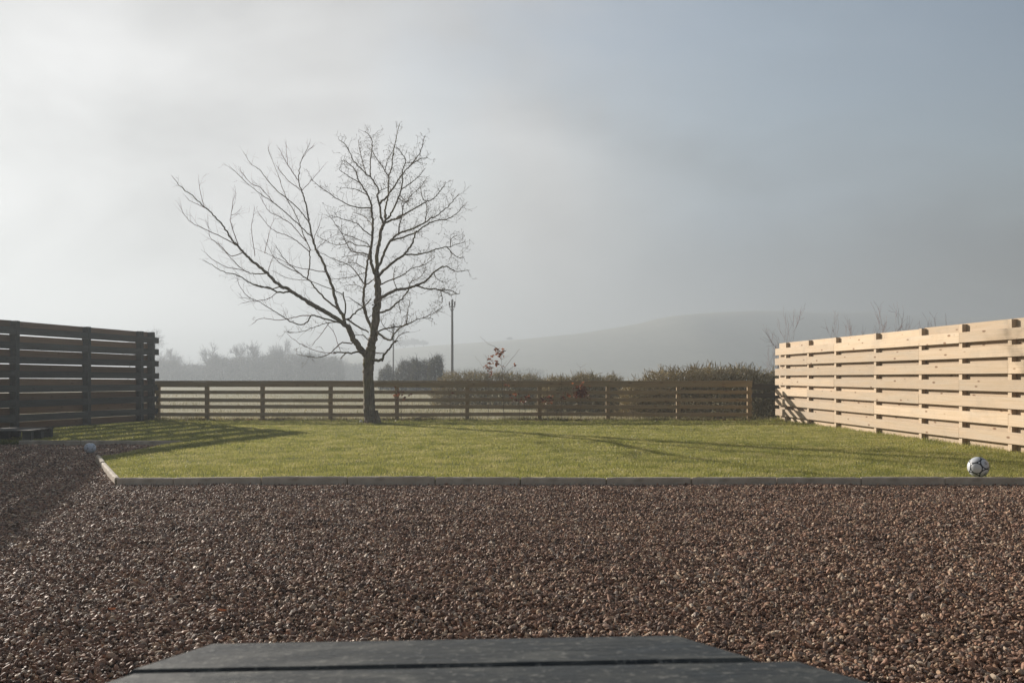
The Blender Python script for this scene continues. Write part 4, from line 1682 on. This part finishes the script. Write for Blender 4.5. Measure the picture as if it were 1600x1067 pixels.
lawn_grass()


def rough_grass():
    # rough strip under and behind the back fence, then the pale field
    n = 26000
    P = np.column_stack((rng.uniform(-12, 11, n), 22.85 + np.abs(rng.normal(0, 0.45, n))))
    cl = np.sin(P[:, 0] * 2.1) + np.sin(P[:, 0] * 5.7 + 1)
    k = rng.random(n) < 0.55 + 0.25 * cl
    P = P[k]
    n = len(P)
    z = np.where(P[:, 1] < 23.55, 0.048, -0.03)
    blades('rough_grass', np.column_stack((P, z)), rng.uniform(0.04, 0.17, n), rng.uniform(0.004, 0.008, n), 1.2, M_ROUGH)
    Y = 23.7 + 60 * rng.random(90000) ** 2.2
    X = rng.uniform(-1, 1, len(Y)) * (Y * 0.56 + 1)
    cl = np.sin(X * 0.9 + np.sin(Y * 0.7) * 2) * np.sin(Y * 0.8 + X * 0.3) + 0.6 * np.sin(X * 3.3 + Y * 2.1)
    k = rng.random(len(Y)) < 0.45 + 0.45 * cl
    X, Y = X[k], Y[k]
    n = len(X)
    blades('field_grass', np.column_stack((X, Y, np.full(n, -0.032))), rng.uniform(0.04, 0.16, n) * (1 + (rng.random(n) < .05)), rng.uniform(0.006, 0.012, n) * (1 + Y / 60), 1.2, M_FIELDG)
    # dead leaves along the foot of the fence
    n = 1500
    X = rng.uniform(-9, 7, n)
    k = rng.random(n) < 0.35 + 0.35 * np.sin(X * 1.7) + 0.3 * np.sin(X * 4.1)
    X = X[k]
    n = len(X)
    P = np.column_stack((X, 22.95 + rng.normal(0, 0.14, n), np.full(n, 0.062) + rng.random(n) * 0.03))
    a = norm(rng.normal(0, 0.6, (n, 3)) + [0, 0, 1])
    u, v = perp(a)
    l = rng.uniform(0.04, 0.085, n)[:, None]
    V = np.stack((P - u * l * .5, P + v * l * .33 + a * l * .1, P + u * l * .5, P - v * l * .33 + a * l * .1), 1).reshape(-1, 3)
    F = (np.array([[0, 1, 2], [0, 2, 3]])[None] + (np.arange(n) * 4)[:, None, None]).reshape(-1, 3)
    g = Geo()
    g.add(V, F)
    g.build('leaf_litter', M_LITTER)['kind'] = 'stuff'


rough_grass()


# ------------------------------------------------------------------ gravel: individual stones
def stone_mesh(i):
    import bmesh
    r = np.random.default_rng(400 + i)
    bm = bmesh.new()
    bmesh.ops.create_icosphere(bm, subdivisions=2, radius=1)
    V = np.array([v.co[:] for v in bm.verts])
    # chip it with random planes
    for _ in range(11):
        nrm = norm(r.normal(0, 1, 3))
        c = r.uniform(0.42, 0.8)
        dd_ = V @ nrm - c
        V = V - np.maximum(dd_, 0)[:, None] * nrm
    V *= np.array((1.15, r.uniform(0.6, 0.9), r.uniform(0.45, 0.75)))
    for v, c in zip(bm.verts, V):
        v.co = c
    me = bpy.data.meshes.new('gravel_stone')
    bm.to_mesh(me)
    bm.free()
    me.materials.append(M_STONE)
    me.polygons.foreach_set('use_smooth', np.zeros(len(me.polygons), bool))
    me.update()
    return me


def gravel():
    src = bpy.data.collections.new('gravel_shapes')
    for i in range(12):
        src.objects.link(bpy.data.objects.new('gravel_stone', stone_mesh(i)))
    pts = []

    def patch(x0, x1, y0, y1, sp):
        xs = np.arange(x0, x1, sp)
        ys = np.arange(y0, y1, sp)
        X, Y = np.meshgrid(xs, ys)
        P = np.column_stack((X.ravel(), Y.ravel()))
        P += rng.uniform(-.62, .62, P.shape) * sp
        return P
    for y0, y1, sp in ((2.5, 5.0, 0.0135), (5.0, 7.2, 0.0145), (7.2, 9.62, 0.016)):
        P = patch(-7, 7, y0, y1, sp)
        pts.append((P, sp))
    pts.append((patch(-10.2, -3.9, 9.62, 15.25, 0.02), 0.02))
    PP, SS = [], []
    for P, sp in pts:
        k = np.abs(P[:, 0]) < 0.545 * P[:, 1] + 0.55
        edge = -3.97 + (P[:, 1] - 9.62) * (-5.33 + 3.97) / (12.25 - 9.62)
        k &= (P[:, 1] < 9.625) | (P[:, 0] < np.where(P[:, 1] < 12.25, edge, -5.32))
        PP.append(P[k])
        SS.append(np.full(k.sum(), sp))
    P, S = np.concatenate(PP), np.concatenate(SS)
    n = len(P)
    # raked and trodden unevenness
    x, y = P[:, 0], P[:, 1]
    z = 0.010 * np.sin(x * 1.9 + 0.8 * np.sin(y * 1.3)) * np.sin(y * 2.3 + 0.5 * x) + 0.006 * np.sin(x * 5.3 + y * 3.1) + 0.004 * np.sin(y * 11 + 2 * np.sin(x * 1.7))
    z += np.where(y < 9.62, -0.012 * np.exp(-((9.62 - y) / 0.10) ** 2), 0)
    z = np.maximum(z, -0.006) + rng.uniform(-0.011, 0.015, n)
    sc = S * 0.76 * rng.lognormal(0, 0.36, n)
    sc = np.clip(sc, 0.005, 0.024)
    me = bpy.data.meshes.new('gravel')
    me.vertices.add(n)
    me.vertices.foreach_set('co', np.column_stack((P, z)).astype(np.float32).ravel())
    rot = np.column_stack((rng.normal(0, 0.55, n), rng.normal(0, 0.55, n), rng.uniform(0, 2 * math.pi, n)))
    for nm, ty, key, arr in (('rot', 'FLOAT_VECTOR', 'vector', rot), ('scl', 'FLOAT', 'value', sc), ('idx', 'INT', 'value', rng.integers(0, 12, n))):
        a = me.attributes.new(nm, ty, 'POINT')
        a.data.foreach_set(key, np.ascontiguousarray(arr.astype(np.int32 if ty == 'INT' else np.float32)).ravel())
    o = bpy.data.objects.new('gravel', me)
    COL.objects.link(o)
    o['kind'] = 'stuff'
    ng = bpy.data.node_groups.new('gravel_scatter', 'GeometryNodeTree')
    ng.interface.new_socket('Geometry', in_out='INPUT', socket_type='NodeSocketGeometry')
    ng.interface.new_socket('Geometry', in_out='OUTPUT', socket_type='NodeSocketGeometry')
    N, L = ng.nodes, ng.links
    gi, go = N.new('NodeGroupInput'), N.new('NodeGroupOutput')
    iop = N.new('GeometryNodeInstanceOnPoints')
    ci = N.new('GeometryNodeCollectionInfo')
    ci.inputs['Collection'].default_value = src
    ci.inputs['Separate Children'].default_value = True
    ci.inputs['Reset Children'].default_value = True

    def attr(nm, ty):
        a = N.new('GeometryNodeInputNamedAttribute')
        a.data_type = ty
        a.inputs['Name'].default_value = nm
        return a.outputs['Attribute']
    e2r = N.new('FunctionNodeEulerToRotation')
    L.new(attr('rot', 'FLOAT_VECTOR'), e2r.inputs[0])
    L.new(gi.outputs[0], iop.inputs['Points'])
    L.new(ci.outputs[0], iop.inputs['Instance'])
    iop.inputs['Pick Instance'].default_value = True
    L.new(attr('idx', 'INT'), iop.inputs['Instance Index'])
    L.new(e2r.outputs[0], iop.inputs['Rotation'])
    L.new(attr('scl', 'FLOAT'), iop.inputs['Scale'])
    L.new(iop.outputs[0], go.inputs[0])
    md = o.modifiers.new('scatter', 'NODES')
    md.node_group = ng
    print('gravel stones', n)


gravel()


# ------------------------------------------------------------------ the fog itself
def haze():
    g = Geo()
    x0, x1, y0, y1, z0, z1 = -950, 950, -90, 1020, -1.6, 55.5
    V = [(x, y, z) for z in (z0, z1) for y in (y0, y1) for x in (x0, x1)]
    F = [(0, 2, 3, 1), (4, 5, 7, 6), (0, 1, 5, 4), (2, 6, 7, 3), (0, 4, 6, 2), (1, 3, 7, 5)]
    g.add(V, F)
    m = bpy.data.materials.new('haze')
    m.use_nodes = True
    nt = m.node_tree
    nt.nodes.remove(nt.nodes['Principled BSDF'])
    pv = nt.nodes.new('ShaderNodeVolumePrincipled')
    pv.inputs['Color'].default_value = (0.383, 0.42, 0.46, 1)
    pv.inputs['Density'].default_value = 0.0032
    pv.inputs['Anisotropy'].default_value = 0.38
    nt.links.new(pv.outputs[0], nt.nodes['Material Output'].inputs['Volume'])
    o = g.build('haze', m)
    o['kind'] = 'stuff'
    o.display_type = 'WIRE'


haze()
